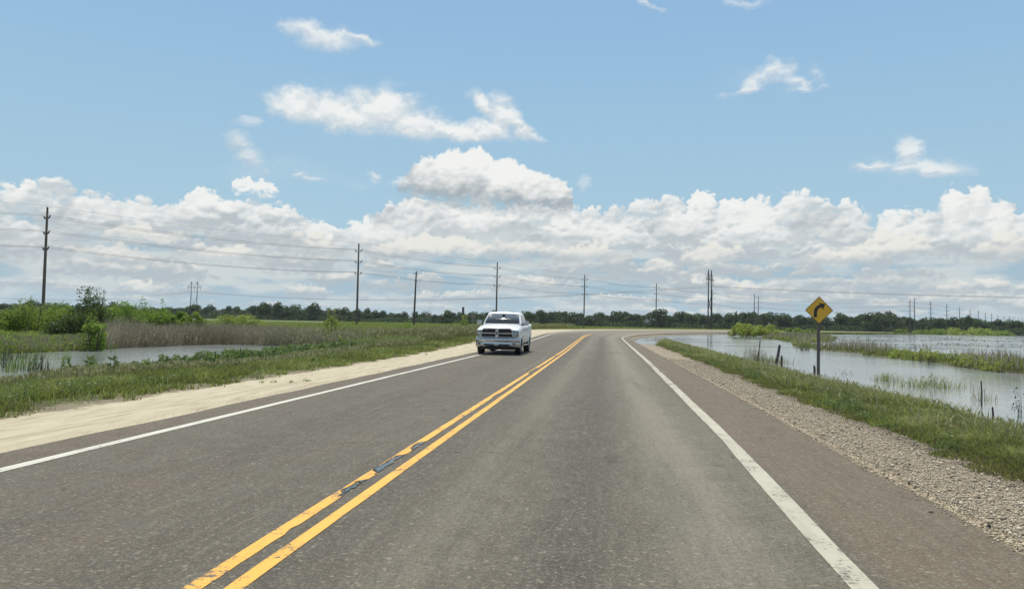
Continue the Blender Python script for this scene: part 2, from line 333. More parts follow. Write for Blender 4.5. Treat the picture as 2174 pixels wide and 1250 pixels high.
class MB:
    """collects boxes, tubes and lathes into one mesh"""
    def __init__(s): s.v = []; s.f = []
    def add(s, vs, fs):
        b = len(s.v); s.v += [tuple(v) for v in vs]; s.f += [tuple(i + b for i in f) for f in fs]; return s
    def box(s, c, d, rz=0.0, taper=1.0, rx=0.0, ry=0.0):
        hx, hy, hz = d[0] / 2, d[1] / 2, d[2] / 2
        m = Matrix.Rotation(rz, 3, 'Z') @ Matrix.Rotation(ry, 3, 'Y') @ Matrix.Rotation(rx, 3, 'X'); vs = []
        for z in (-hz, hz):
            k = taper if z > 0 else 1.0
            for x, y in ((-hx, -hy), (hx, -hy), (hx, hy), (-hx, hy)): vs.append(m @ Vector((x * k, y * k, z)) + Vector(c))
        return s.add(vs, [(3, 2, 1, 0), (4, 5, 6, 7), (0, 1, 5, 4), (1, 2, 6, 5), (2, 3, 7, 6), (3, 0, 4, 7)])
    def tube(s, pts, rad, n=8, caps=True):
        pts = [Vector(p) for p in pts]; rad = rad if hasattr(rad, '__len__') else [rad] * len(pts); rings = []; vs = []; fs = []
        for i, p in enumerate(pts):
            d = (pts[min(i + 1, len(pts) - 1)] - pts[max(i - 1, 0)]).normalized()
            up = Vector((0, 0, 1)) if abs(d.z) < 0.9 else Vector((1, 0, 0))
            a = d.cross(up).normalized(); b = a.cross(d).normalized()
            for k in range(n):
                t = 2 * math.pi * k / n; vs.append(p + (a * math.cos(t) + b * math.sin(t)) * rad[i])
        for i in range(len(pts) - 1):
            for k in range(n):
                k2 = (k + 1) % n; fs.append((i * n + k, i * n + k2, (i + 1) * n + k2, (i + 1) * n + k))
        if caps: fs.append(tuple(range(n - 1, -1, -1))); fs.append(tuple((len(pts) - 1) * n + k for k in range(n)))
        return s.add(vs, fs)
    def prism(s, poly, y0, y1, T=None):
        """polygon in (x, z) extruded along y"""
        n = len(poly); vs = [(x, y0, z) for x, z in poly] + [(x, y1, z) for x, z in poly]
        if T: vs = [T(v) for v in vs]
        return s.add(vs, [tuple(range(n)), tuple(range(2 * n - 1, n - 1, -1))] + [(i, n + i, n + (i + 1) % n, (i + 1) % n) for i in range(n)])
    def build(s, name, mat, parent=None, bevel=0.0, smooth=False, loc=None):
        me = bpy.data.meshes.new(name); me.from_pydata(s.v, [], s.f)
        bm = bmesh.new(); bm.from_mesh(me); bmesh.ops.recalc_face_normals(bm, faces=bm.faces); bm.to_mesh(me); bm.free()
        me.update()
        if mat: me.materials.append(mat)
        if smooth: me.polygons.foreach_set('use_smooth', [True] * len(me.polygons))
        o = bpy.data.objects.new(name, me); link(o)
        if bevel:
            b = o.modifiers.new('b', 'BEVEL'); b.width = bevel; b.segments = 2; b.limit_method = 'ANGLE'
        if parent: o.parent = parent
        if loc: o.location = loc
        return o
def copy_tree(o, parent=None):
    c = o.copy(); COL.objects.link(c)
    if parent: c.parent = parent
    for ch in list(o.children): copy_tree(ch, c)
    return c
# ------------------------------------------------------------------ materials
def new_mat(name):
    m = bpy.data.materials.new(name); m.use_nodes = True; t = m.node_tree; t.nodes.clear(); n = NT(t)
    out = n.node('ShaderNodeOutputMaterial'); b = n.node('ShaderNodeBsdfPrincipled'); t.links.new(b.outputs[0], out.inputs[0])
    return m, n, b, out
def bump(n, b, h, strength=0.3, dist=0.02):
    bp = n.node('ShaderNodeBump'); n.put(bp.inputs['Height'], h); bp.inputs['Strength'].default_value = strength; bp.inputs['Distance'].default_value = dist
    n.t.links.new(bp.outputs[0], b.inputs['Normal'])
def simple(name, col, rough=0.6, metal=0.0, var=0.12, scale=8.0, spec=0.5, coat=0.0, bmp=0.0):
    m, n, b, out = new_mat(name)
    tc = n.node('ShaderNodeTexCoord'); q = S(n, tc.outputs['Object'])
    f = n.noise(q, scale, 4.0, 0.6)
    n.put(b.inputs['Base Color'], n.mix(f, tuple(c * (1 - var) for c in col), tuple(min(1, c * (1 + var)) for c in col)))
    n.put(b.inputs['Roughness'], n.lin(f, 0.3, 0.7, max(0.02, rough - 0.06), min(1, rough + 0.06)))
    b.inputs['Metallic'].default_value = metal; b.inputs['Specular IOR Level'].default_value = spec; b.inputs['Coat Weight'].default_value = coat
    if bmp: bump(n, b, f, bmp, 0.01)
    return m
def leaf_mat(name, stops, transl=0.35, rough=0.55, spec=0.25, tcol=None):
    """foliage: colour runs over the per-leaf `tint`; part of the light passes through"""
    m, n, b, out = new_mat(name); tn = n.attr('tint'); c = n.ramp(tn, stops)
    oi = n.node('ShaderNodeObjectInfo'); hs = n.node('ShaderNodeHueSaturation'); n.put(hs.inputs['Color'], c)
    n.put(hs.inputs['Value'], n.lin(S(n, oi.outputs['Random']), 0, 1, 1.14, 1.36)); n.put(hs.inputs['Hue'], n.lin(S(n, oi.outputs['Random']), 0, 1, 0.49, 0.51)); c = S(n, hs.outputs[0])
    n.put(b.inputs['Base Color'], c); b.inputs['Roughness'].default_value = rough; b.inputs['Specular IOR Level'].default_value = spec
    tr = n.node('ShaderNodeBsdfTranslucent'); n.put(tr.inputs['Color'], n.mix(0.5, c, tcol or (0.25, 0.34, 0.06)) if tcol is not False else c)
    mx = n.node('ShaderNodeMixShader'); mx.inputs[0].default_value = transl
    n.t.links.new(b.outputs[0], mx.inputs[1]); n.t.links.new(tr.outputs[0], mx.inputs[2]); n.t.links.new(mx.outputs[0], out.inputs[0])
    return m
# ------------------------------------------------------------------ cloud sheet
def build_clouds():
    A, E, AA, EE, rgb, alp = cloud_field()
    Rr = 9000.0; ar = np.radians(AA.astype(np.float64)); er = np.radians(EE.astype(np.float64))
    V = np.stack([np.sin(ar) * np.cos(er) * Rr, np.cos(ar) * np.cos(er) * Rr, np.sin(er) * Rr + EYE], -1).reshape(-1, 3)
    h, w = AA.shape; i = np.arange(h * w).reshape(h, w)
    keep = np.maximum.reduce([alp[:-1, :-1], alp[1:, :-1], alp[:-1, 1:], alp[1:, 1:]]) > 0.004
    Q = np.stack([i[:-1, :-1], i[:-1, 1:], i[1:, 1:], i[1:, :-1]], -1)[keep]
    m = bpy.data.materials.new('cloud'); m.use_nodes = True; t = m.node_tree; t.nodes.clear(); n = NT(t)
    out = n.node('ShaderNodeOutputMaterial'); em = n.node('ShaderNodeEmission'); tr = n.node('ShaderNodeBsdfTransparent'); mx = n.node('ShaderNodeMixShader')
    at = n.node('ShaderNodeAttribute', attribute_name='shaded_cloud_colour')  # emitted colour already holds the puffs' lit and shaded sides
    t.links.new(at.outputs['Color'], em.inputs[0]); t.links.new(at.outputs['Alpha'], mx.inputs[0]); t.links.new(tr.outputs[0], mx.inputs[1]); t.links.new(em.outputs[0], mx.inputs[2]); t.links.new(mx.outputs[0], out.inputs[0])
    m.cycles.emission_sampling = 'NONE'
    o = np_mesh('clouds', V, Q, None, m, cols={'shaded_cloud_colour': np.concatenate([rgb, alp[..., None]], -1).reshape(-1, 4)}, smooth=True)
    tag(o, kind='structure')
build_clouds()
# ------------------------------------------------------------------ the road's own coordinates: t metres along the centre line, s metres to the right of it
H0 = math.atan(0.1265); D0 = np.array([math.sin(H0), math.cos(H0)]); N0 = np.array([math.cos(H0), -math.sin(H0)])
P0 = np.array([-2.07, 0.0]); L0 = 74.0; RC = 260.0; DEL = RAD(30.3); P1 = P0 + D0 * L0; CC = P1 + N0 * RC
H2 = H0 + DEL; D2 = np.array([math.sin(H2), math.cos(H2)]); N2 = np.array([math.cos(H2), -math.sin(H2)]); P2 = CC - N2 * RC; L1 = L0 + RC * DEL
def road_st(x, y):
    x = np.asarray(x, float); y = np.asarray(y, float)
    t1 = (x - P0[0]) * D0[0] + (y - P0[1]) * D0[1]; s1 = (x - P0[0]) * N0[0] + (y - P0[1]) * N0[1]
    vx, vy = x - CC[0], y - CC[1]; a = -(vx * N0[0] + vy * N0[1]); b = vx * D0[0] + vy * D0[1]; ph = np.arctan2(b, a); sa = RC - np.hypot(vx, vy)
    t2 = (x - P2[0]) * D2[0] + (y - P2[1]) * D2[1]; s2 = (x - P2[0]) * N2[0] + (y - P2[1]) * N2[1]
    first = t1 <= L0; arc = (~first) & (ph < DEL) & (ph >= 0)
    return np.where(first, s1, np.where(arc, sa, s2)), np.where(first, t1, np.where(arc, L0 + RC * ph, L1 + t2))
def road_xy(s, t):
    s = np.asarray(s, float); t = np.asarray(t, float); ph = np.clip((t - L0) / RC, 0, DEL); hh = H0 + ph
    nx, ny = np.cos(hh), -np.sin(hh); tt1 = np.minimum(t, L0); tt2 = np.maximum(t - L1, 0)
    cx = np.where(t <= L0, P0[0] + D0[0] * tt1, CC[0] - nx * RC + D2[0] * tt2); cy = np.where(t <= L0, P0[1] + D0[1] * tt1, CC[1] - ny * RC + D2[1] * tt2)
    return cx + nx * s, cy + ny * s
def road_e(t): return np.interp(t, [40, 60, 77, 92, 110, 420, 700], [0, .02, .043, .05, .058, .05, .0])
def road_z(s, t): return road_e(t) * (4.85 - np.asarray(s, float)) + 0.02 * np.clip((t - 420) / 300, 0, 1) + 0.25 * np.clip((t - 500) / 400, 0, 1)
WATER = -0.35
def in_poly(x, y, poly):
    r = np.zeros(x.shape, bool); n = len(poly)
    for i in range(n):
        (x1, y1), (x2, y2) = poly[i], poly[(i + 1) % n]
        c = ((y1 > y) != (y2 > y)) & (x < (x2 - x1) * (y - y1) / ((y2 - y1) if y2 != y1 else 1e-9) + x1); r ^= c
    return r
POND = [(-71, 101), (-100, 139), (-186, 262), (-420, 600), (-700, 560), (-260, 110), (-110, 92)]
def ground_z(x, y):
    s, t = road_st(x, y)
    nz = fbm(x * 0.35, y * 0.35, 301, 4) - 0.5; nb = fbm(x * 0.06, y * 0.06, 311, 3) - 0.5
    sw = s + nz * 1.6 * np.clip((np.abs(s) - 6) / 3, 0, 1)
    zr = road_z(np.maximum(s, -7.5), t)
    # left side
    near = 1 - sst(t, 38, 50)                                     # open ditch water only up to t ~ 44
    ditch = np.interp(sw, [-40, -27, -24, -22.5, -14.0, -12.4, -10.5, -9, -7.5], [0.05, -0.12, -0.36, -0.8, -0.8, -0.37, -0.24, -0.14, -0.05])
    swamp = np.interp(sw, [-60, -40, -24, -15, -9, -7.5], [0.02, -0.05, -0.24, -0.24, -0.12, -0.04])
    zl = ditch * near + swamp * (1 - near)
    zl = zl + (zr - 0.0) * sst(s, -22, -7.5) + nz * 0.10 * sst(-s, 7, 10)
    far = sst(t, 60, 110); zl = zl * (1 - far) + (np.maximum(zr, 0) * sst(s, -16, -7.5) - 0.05 * (1 - sst(s, -16, -7.5)) + nb * 0.10) * far
    pond = in_poly(x, y, POND); zl = np.where(pond, -0.9, zl)
    # right side: gravel, grass bank, flood
    zb = np.interp(sw, [4.85, 6.5, 7.8, 9.1, 10.0, 13], [-0.01, -0.12, -0.20, -0.37, -0.65, -1.1])
    tip0 = np.interp(t, [60, 100], [6.3, 9.4])
    dip = sst(t, 60, 63) * (1 - sst(s, tip0 - 0.6, tip0 + 0.5)); zt = np.interp(s, [4.85, 5.25, 6.0], [-0.02, -0.36, -0.7])
    zb = zb * (1 - dip) + np.minimum(zt, zb) * dip
    endt = sst(t, 96, 101); zb = zb * (1 - endt) + np.interp(s, [4.85, 5.25, 6.0, 12], [-0.02, -0.36, -0.7, -1.1]) * endt
    # the drowned fence row parallel to the road
    mid = np.interp(t, [20, 40, 60, 75, 95, 120, 150, 175], [22.4, 21.6, 22.8, 21.5, 25, 29, 27, 29]); wid = np.interp(t, [5, 20, 45, 62, 72, 80, 100, 125, 165, 178], [2.5, 2.6, 1.7, 2.2, 1.9, 0.9, 1.3, 4.8, 6.5, 0.1])
    ridge = sst(wid - np.abs(s - mid) + nz * 2.2, -0.4, 0.9); ridge = ridge * (t > -20) * (t < 182)
    zb = np.where(s > 12, np.maximum(zb, -1.1 + ridge * 0.86 + nz * 0.05), zb)
    # on the inner side of the bend beyond the flood: land again far to the right of the straight
    z = np.where(s < -4.0, zl, zb)
    road = (s > -7.4) & (s < 5.0)
    z = np.where(road & (s > -4.3), road_z(s, t) - 0.06, z)
    sh = (s <= -4.3) & (s > -7.5); z = np.where(sh, road_z(s, t) - 0.012 - 0.02 * sst(-s, 4.3, 7.5), z)
    return z, s, t
def gz(x, y): return float(ground_z(np.array([x], float), np.array([y], float))[0][0])
def build_ground():
    az = np.concatenate([np.linspace(-180, -60, 40, endpoint=False), np.linspace(-60, -38, 50, endpoint=False), np.linspace(-38, 38, 600, endpoint=False), np.linspace(38, 60, 50, endpoint=False), np.linspace(60, 180, 40)])
    Dd = [0.6]
    while Dd[-1] < 5500: Dd.append(Dd[-1] * (1.035 if Dd[-1] < 2.5 else 1.0155 if Dd[-1] < 700 else 1.06))
    Dd = np.array(Dd); a, d = np.meshgrid(np.radians(az), Dd); x = np.sin(a) * d; y = np.cos(a) * d
    z, s, t = ground_z(x, y); h, w = x.shape; i = np.arange(h * w).reshape(h, w)
    Q = np.stack([i[:-1, :-1], i[1:, :-1], i[1:, 1:], i[:-1, 1:]], -1).reshape(-1, 4)[:, ::-1]
    V = np.stack([x, y, z], -1).reshape(-1, 3)
    m, n, b, out = new_mat('earth')
    ge = n.node('ShaderNodeNewGeometry'); pos = S(n, ge.outputs['Position']); sa = n.attr('road_s'); ta = n.attr('road_t')
    st = n.comb(sa, ta * 0.12, 0.0)
    n1 = n.noise(pos, 0.9, 5.0, 0.6); n2 = n.noise(pos, 7.0, 5.0, 0.65); n3 = n.noise(pos, 60.0, 3.0, 0.7); nlow = n.noise(pos, 0.02, 4.0, 0.55)
    px_, py_, pz_ = n.sep(pos)
    # meadow and crop colours farther out, damp soil near
    soil = n.mix(n2, (0.060, 0.050, 0.034), (0.115, 0.098, 0.066))
    green = n.mix(n1, (0.065, 0.080, 0.026), (0.125, 0.140, 0.045))
    mead = n.mix(n.noise(pos, 0.12, 5.0, 0.65), (0.115, 0.135, 0.036), (0.215, 0.215, 0.080))
    crop = n.mix(n.noise(n.vmath('MULTIPLY', pos, (0.01, 0.05, 1.0)), 1.0, 4.0, 0.6), (0.105, 0.138, 0.052), (0.150, 0.180, 0.078))
    dist = n.vmath('LENGTH', pos)
    g = n.mix(n.sstep(n2 + n1 * 0.6, 0.55, 0.95), soil, green)
    g = n.mix(n.sstep(dist + n1 * 30, 50.0, 95.0), g, mead)
    g = n.mix(n.sstep(py_ - px_ * 0.25 + nlow * 60, 285.0, 300.0), g, crop)
    # a bare headland of tan earth between meadow and crop
    hb = n.sstep((py_ - px_ * 0.25 + nlow * 60 - 291.0).abs(), 6.0, 2.0)
    g = n.mix(hb * 0.5, g, (0.15, 0.125, 0.08))
    # pale sandy shoulder on the left, washed gravel on the right
    sand = n.mix(n.noise(st, 3.0, 6.0, 0.62), (0.44, 0.385, 0.270), (0.60, 0.54, 0.395))
    sand = n.mix(n.sstep(n.noise(n.comb(sa * 3.2, ta * 0.10, 4.0), 1.0, 4.0, 0.6), 0.46, 0.66) * 0.45, sand, (0.37, 0.315, 0.225))
    sand = n.mix(n.sstep(n3, 0.56, 0.72) * 0.6, sand, (0.27, 0.22, 0.155))
    rut = n.noise(n.comb(sa * 7.0 + n.noise(n.comb(0.0, ta * 0.12, 3.0), 1.0, 3.0) * 6.0, ta * 0.9, 8.0), 1.0, 5.0, 0.7); sand = n.mix(n.sstep(rut, 0.50, 0.64) * 0.34, sand, (0.30, 0.245, 0.17)); sand = n.mix(n.sstep(rut, 0.44, 0.32) * 0.30, sand, (0.68, 0.60, 0.46))
    rut = n.noise(n.comb(sa * 7.0 + n.noise(n.comb(0.0, ta * 0.12, 3.0), 1.0, 3.0) * 6.0, ta * 0.9, 8.0), 1.0, 5.0, 0.7); sand = n.mix(n.sstep(rut, 0.50, 0.64) * 0.34, sand, (0.30, 0.245, 0.17)); sand = n.mix(n.sstep(rut, 0.44, 0.32) * 0.30, sand, (0.68, 0.60, 0.46))
    wl = n.lin(ta, 30.0, 80.0, -6.15, -7.9).max(-7.9).min(-6.15); wl = wl + n.sstep(ta, 92.0, 118.0) * 2.3
    ml = n.sstep(sa - wl + (n1 - 0.5) * 0.9 + (n2 - 0.5) * 0.8, -0.10, 0.10) * n.sstep(sa, 0.0, -1.0)
    dirt = n.sstep(sa - wl + 0.55 + (n1 - 0.5) * 1.2 + (n2 - 0.5) * 1.0, -0.15, 0.15) * n.sstep(sa, 0.0, -1.0)
    gv = n.voro(n.vmath('MULTIPLY', pos, (1, 1, 1)), 46.0, out='Color', feature='F1')
    gd = n.voro(pos, 46.0)
    gr = n.mix(n.sep(gv)[0], (0.20, 0.165, 0.115), (0.60, 0.51, 0.375)); gr = n.mix(n.sstep(gd, 0.45, 0.75) * 0.75, gr, (0.08, 0.068, 0.052))
    gr = n.mix(n.sstep(sa + (n1 - 0.5) * 1.2, 5.7, 6.4) * 0.7, gr, (0.20, 0.165, 0.125))
    mr = n.sstep(sa + (n1 - 0.5) * 0.5 + (n2 - 0.5) * 0.5, 6.62, 6.38) * n.sstep(sa, 3.0, 4.0)
    g = n.mix(dirt * 0.75, g, (0.27, 0.225, 0.16))
    g = n.mix(ml, g, sand); g = n.mix(mr, g, gr)
    # wet mud along the water line
    wet = n.sstep(pz_ + (n2 - 0.5) * 0.06, WATER + 0.09, WATER + 0.02)
    g = n.mix(wet * 0.7, g, (0.045, 0.038, 0.028))
    n.put(b.inputs['Base Color'], g); n.put(b.inputs['Roughness'], 0.95 - wet * 0.5); b.inputs['Specular IOR Level'].default_value = 0.2
    bump(n, b, n2 * 0.7 + n3 * 0.3 + gd * mr * -0.6 + rut * ml * 0.7, 0.7, 0.035)
    tag(np_mesh('ground', V, Q, None, m, attrs={'road_s': s.ravel(), 'road_t': t.ravel()}, smooth=True), kind='structure')
build_ground()
def build_water():
    m, n, b, out = new_mat('flood_water')
    ge = n.node('ShaderNodeNewGeometry'); pos = S(n, ge.outputs['Position'])
    w1 = n.noise(n.vmath('MULTIPLY', pos, (0.9, 2.2, 1.0)), 2.2, 3.0, 0.6, 0.3); w2 = n.noise(pos, 0.35, 3.0, 0.55); w3 = n.noise(n.vmath('MULTIPLY', pos, (1.0, 3.0, 1.0)), 9.0, 2.0, 0.5)
    calm = n.sstep(n.noise(pos, 0.07, 3.0, 0.6), 0.35, 0.62)
    col = n.mix(w2, (0.215, 0.235, 0.228), (0.270, 0.288, 0.278))
    n.put(b.inputs['Base Color'], col); b.inputs['IOR'].default_value = 1.33
    n.put(b.inputs['Roughness'], n.lin(calm, 0, 1, 0.05, 0.14))
    bump(n, b, (w1 * 0.6 + w3 * 0.25 * calm + w2 * 0.5), 0.30, 0.045)
    V = [(-900, -60, WATER), (1400, -60, WATER), (1400, 1100, WATER), (-900, 1100, WATER)]
    tag(np_mesh('flood_water', V, [(0, 1, 2, 3)], None, m), kind='structure')
build_water()
# ------------------------------------------------------------------ road surface
def strip_t(t0, t1, near=0.12, k=0.012):
    r = [t0]
    while r[-1] < t1: r.append(r[-1] + max(near, abs(r[-1]) * k))
    r[-1] = t1; return np.array(r)
def road_strip(name, ss, tt, mat, dz, jitter=None):
    """ss: columns as arrays over tt (or numbers); returns a sheet dz above the road surface"""
    cols_ = [np.broadcast_to(np.asarray(c, float), tt.shape) for c in ss]
    s_ = np.stack(cols_, 1); t_ = np.repeat(tt[:, None], s_.shape[1], 1); x, y = road_xy(s_, t_); z = road_z(s_, t_) + dz
    h, w = x.shape; i = np.arange(h * w).reshape(h, w); Q = np.stack([i[:-1, :-1], i[:-1, 1:], i[1:, 1:], i[1:, :-1]], -1).reshape(-1, 4)
    return np_mesh(name, np.stack([x, y, z], -1).reshape(-1, 3), Q, None, mat, attrs={'road_s': s_.ravel(), 'road_t': t_.ravel()}, smooth=True)
def asphalt_nodes(n):
    sa = n.attr('road_s'); ta = n.attr('road_t'); ge = n.node('ShaderNodeNewGeometry'); pos = S(n, ge.outputs['Position'])
    st = n.comb(sa, ta, 0.0); lg = n.comb(sa, ta * 0.06, 2.0)
    agg = n.noise(pos, 70.0, 2.0, 0.75); agg2 = n.noise(pos, 24.0, 4.0, 0.75); mid = n.noise(pos, 2.6, 5.0, 0.62); low = n.noise(n.comb(sa * 0.6, ta * 0.13, 0.0), 1.0, 5.0, 0.6); streak = n.noise(lg, 2.4, 6.0, 0.62)
    base = n.mix(streak, (0.082, 0.074, 0.060), (0.126, 0.115, 0.096))                       # grey brown wearing course
    # own lane: dusty tan film, strongest towards the right edge line and in the far part
    lane = n.sstep(sa, 0.5, 1.6) * n.sstep(sa, 3.75, 3.45)
    dust = n.mix(streak, (0.148, 0.142, 0.112), (0.228, 0.218, 0.174))
    dm = n.sstep(sa + (low - 0.5) * 2.2, 1.0, 3.0) * 0.42 + n.sstep(ta, 14.0, 60.0) * 0.42 + (low - 0.5) * 1.0
    base = n.mix((lane * dm).clamp(), base, dust)
    # darker polished wheel paths
    wp = n.sstep((sa - 1.88 + (mid - 0.5) * 0.5).abs(), 0.48, 0.05) * 0.75 + n.sstep((sa - 0.25 + (mid - 0.5) * 0.4).abs(), 0.35, 0.05) * 0.4 + n.sstep((sa + 1.75 + (mid - 0.5) * 0.5).abs(), 0.6, 0.1) * 0.42
    base = n.mix((wp * n.sstep(streak, 0.15, 0.5) * 1.15).clamp() * 0.95, base, (0.066, 0.062, 0.053))
    lt = n.sstep((sa - 2.85 + (mid - 0.5) * 0.4).abs(), 0.50, 0.08) * 0.55 + n.sstep((sa - 1.0 + (mid - 0.5) * 0.4).abs(), 0.42, 0.05) * 0.30
    base = n.mix((lt * n.sstep(streak, 0.22, 0.56) * 1.1).clamp(), base, (0.262, 0.250, 0.205))
    # reddish mud film in the other lane and on the shoulders
    red = n.sstep(low + (mid - 0.5) * 0.5, 0.50, 0.72) * n.sstep(sa, 0.2, -0.8)
    base = n.mix(red * 0.62, base, (0.160, 0.122, 0.090))
    sh = n.sstep(sa, 3.62, 3.78); base = n.mix(sh * 1.0, base, n.mix(streak, (0.114, 0.090, 0.063), (0.172, 0.139, 0.100)))
    shl = n.sstep(sa, -3.5, -3.62); base = n.mix(shl * 0.75, base, n.mix(streak, (0.104, 0.080, 0.060), (0.152, 0.120, 0.093)))
    # tan dirt washed over the far bend
    far = n.sstep(ta + (low - 0.5) * 60, 62.0, 118.0); base = n.mix(far * 0.62, base, (0.30, 0.27, 0.215))
    # wandering pale tyre prints and scuffs
    tp = n.noise(n.comb(sa * 5.0 + n.noise(n.comb(0.0, ta * 0.05, 9.0), 1.0, 2.0) * 8.0, ta * 0.05, 7.0), 1.0, 3.0, 0.6)
    base = n.mix(n.sstep(tp, 0.60, 0.72) * 0.30 * n.sstep(ta, 6.0, 16.0), base, (0.30, 0.285, 0.24))
    fg = n.noise(pos, 22.0, 6.0, 0.85); fs = n.noise(n.comb(sa * 14.0, ta * 1.3, 0.0), 1.0, 5.0, 0.75); base = n.mix(n.sstep(fg, 0.50, 0.66) * 0.42, base, (0.27, 0.255, 0.21)); base = n.mix(n.sstep(fg, 0.48, 0.34) * 0.45, base, (0.040, 0.036, 0.031)); base = n.mix(n.sstep(fs, 0.50, 0.70) * 0.30, base, (0.24, 0.225, 0.185)); base = n.mix(n.sstep(fs, 0.47, 0.30) * 0.30, base, (0.050, 0.046, 0.040))
    vc = n.sep(n.voro(pos, 88.0, out='Color'))[0]; base = n.mix(n.sstep(vc, 0.80, 0.93) * 0.32, base, (0.33, 0.31, 0.26)); base = n.mix(n.sstep(vc, 0.22, 0.08) * 0.38, base, (0.035, 0.032, 0.028))
    vd = n.sep(n.voro(n.vmath('ADD', pos, (3.1, 7.7, 0.0)), 44.0, out='Color'))[0]; base = n.mix(n.sstep(vd, 0.965, 0.98) * 0.38, base, (0.38, 0.355, 0.30))
    drip = n.sstep(n.noise(n.comb(sa * 2.2, ta * 0.8, 5.0), 1.0, 4.0, 0.6), 0.60, 0.70) * n.sstep((sa - 1.88).abs(), 0.7, 0.2); base = n.mix(drip * 0.45, base, (0.045, 0.042, 0.038))
    speck = n.sstep(agg, 0.55, 0.78); dark = n.sstep(agg2, 0.46, 0.30)
    base = n.mix(speck * 0.42, base, (0.36, 0.335, 0.285)); base = n.mix(dark * 0.40, base, (0.045, 0.042, 0.038))
    # thin transverse and wandering cracks
    cr = n.voro(n.vmath('ADD', n.comb(sa * 0.16, ta * 0.20, 0.0), n.vmath('SCALE', n.noise(st, 0.8, 4.0, 0.6, col=True), scale=0.28)), 1.0, feature='DISTANCE_TO_EDGE')
    base = n.mix(1.0, base, (0.94, 0.905, 0.835), 'MULTIPLY'); crk = n.sstep(cr, 0.0034, 0.0008) * n.sstep(mid, 0.45, 0.6); base = n.mix(crk * 0.7, base, (0.035, 0.032, 0.03))
    return base, sa, ta, pos, agg, agg2, mid, low
def build_road():
    tt = strip_t(-12.0, 1500.0, 0.25, 0.02)
    el = -4.12 + 0.07 * (fbm(tt * 0.5, tt * 0 + 3, 401, 4) - 0.5) * 2; er = 4.83 + 0.09 * (fbm(tt * 0.6, tt * 0 + 5, 402, 4) - 0.5) * 2
    m, n, b, out = new_mat('asphalt'); base, sa, ta, pos, agg, agg2, mid, low = asphalt_nodes(n)
    n.put(b.inputs['Base Color'], base); n.put(b.inputs['Roughness'], n.lin(mid, 0.3, 0.7, 0.72, 0.9)); b.inputs['Specular IOR Level'].default_value = 0.35
    bump(n, b, agg * 0.5 + agg2 * 0.8, 0.7, 0.010)
    road_cols = [el, el + 0.02] + [float(v) for v in np.linspace(-3.9, 4.6, 22)] + [er]
    o = road_strip('road', road_cols, tt, m, 0.0); tag(o, kind='structure')
    # painted lines
    def paint_mat(name, c1, c2, wear):
        m, n, b, out = new_mat(name); base, sa, ta, pos, agg, agg2, mid, low = asphalt_nodes(n)
        c = n.mix(mid, c1, c2); c = n.mix(n.sstep(n.noise(n.comb(sa * 6.0, ta * 0.6, 0.0), 1.0, 4.0, 0.6), 0.45, 0.7) * 0.35, c, tuple(v * 0.62 for v in c1))
        w = n.sstep(agg2 * 0.6 + mid * 0.55 + low * 0.25, wear + 0.10, wear - 0.02)
        n.put(b.inputs['Base Color'], n.mix(w, c, base)); b.inputs['Roughness'].default_value = 0.65
        bump(n, b, agg * 0.5 + agg2 * 0.5, 0.45, 0.005); return m
    yel = paint_mat('yellow_road_paint', (0.74, 0.375, 0.048), (0.84, 0.455, 0.075), 0.575); wht = paint_mat('white_road_paint', (0.54, 0.52, 0.44), (0.66, 0.64, 0.56), 0.545)
    wht2 = paint_mat('dusty_white_road_paint', (0.39, 0.365, 0.28), (0.51, 0.485, 0.385), 0.575)
    def nz(t, k, sd, a): return a * (fbm(t * k, t * 0 + 1.7, sd, 3) - 0.5) * 2
    t1 = strip_t(-10, 91, 0.05, 0.004)
    bites = [(6.15, 6.75, .10), (7.05, 8.05, .125), (8.35, 8.95, .09), (5.0, 5.25, .02), (14.2, 15.2, .03), (21.3, 24.2, .085), (32.2, 34.2, .06)]
    bt = np.zeros_like(t1)
    for a_, b_, d_ in bites: bt = np.maximum(bt, d_ * .8 * sst(t1, a_, a_ + 0.10) * (1 - sst(t1, b_ - 0.10, b_)) * (0.75 + 0.5 * fbm(t1 * 9, t1 * 0, 7, 3)))
    tag(road_strip('centre_line', [-0.160 + nz(t1, 1.2, 1, .006), np.maximum(-0.056 + nz(t1, 5, 2, .005) - bt, -0.150)], t1, yel, 0.004), kind='structure')
    tag(road_strip('centre_line', [0.058 + nz(t1, 1.1, 3, .006), 0.160 + nz(t1, 1.3, 4, .007)], t1, yel, 0.004), kind='structure')
    t2 = strip_t(-10, 320, 0.12, 0.01)
    tag(road_strip('edge_line', [-3.52 + nz(t2, .8, 5, .012), -3.38 + nz(t2, .9, 6, .012)], t2, wht, 0.004), kind='structure')
    t3 = strip_t(-10, 240, 0.12, 0.01); c3 = np.interp(t3, [0, 4, 10, 30, 60, 90], [3.50, 3.51, 3.66, 3.84, 3.92, 4.0])
    tag(road_strip('edge_line', [c3 - 0.082 + nz(t3, .7, 7, .014), c3 + 0.082 + nz(t3, .8, 8, .014)], t3, wht2, 0.004), kind='structure')
    # potholes between the yellow lines, filled with rain water
    rs = np.random.RandomState(3)
    pm = simple('pothole_asphalt', (0.030, 0.028, 0.026), 0.9, bmp=0.4)
    wm, n, b, out = new_mat('puddle_water'); b.inputs['Base Color'].default_value = (0.07, 0.07, 0.062, 1); b.inputs['Roughness'].default_value = 0.06; b.inputs['IOR'].default_value = 1.33; b.inputs['Specular IOR Level'].default_value = 0.8
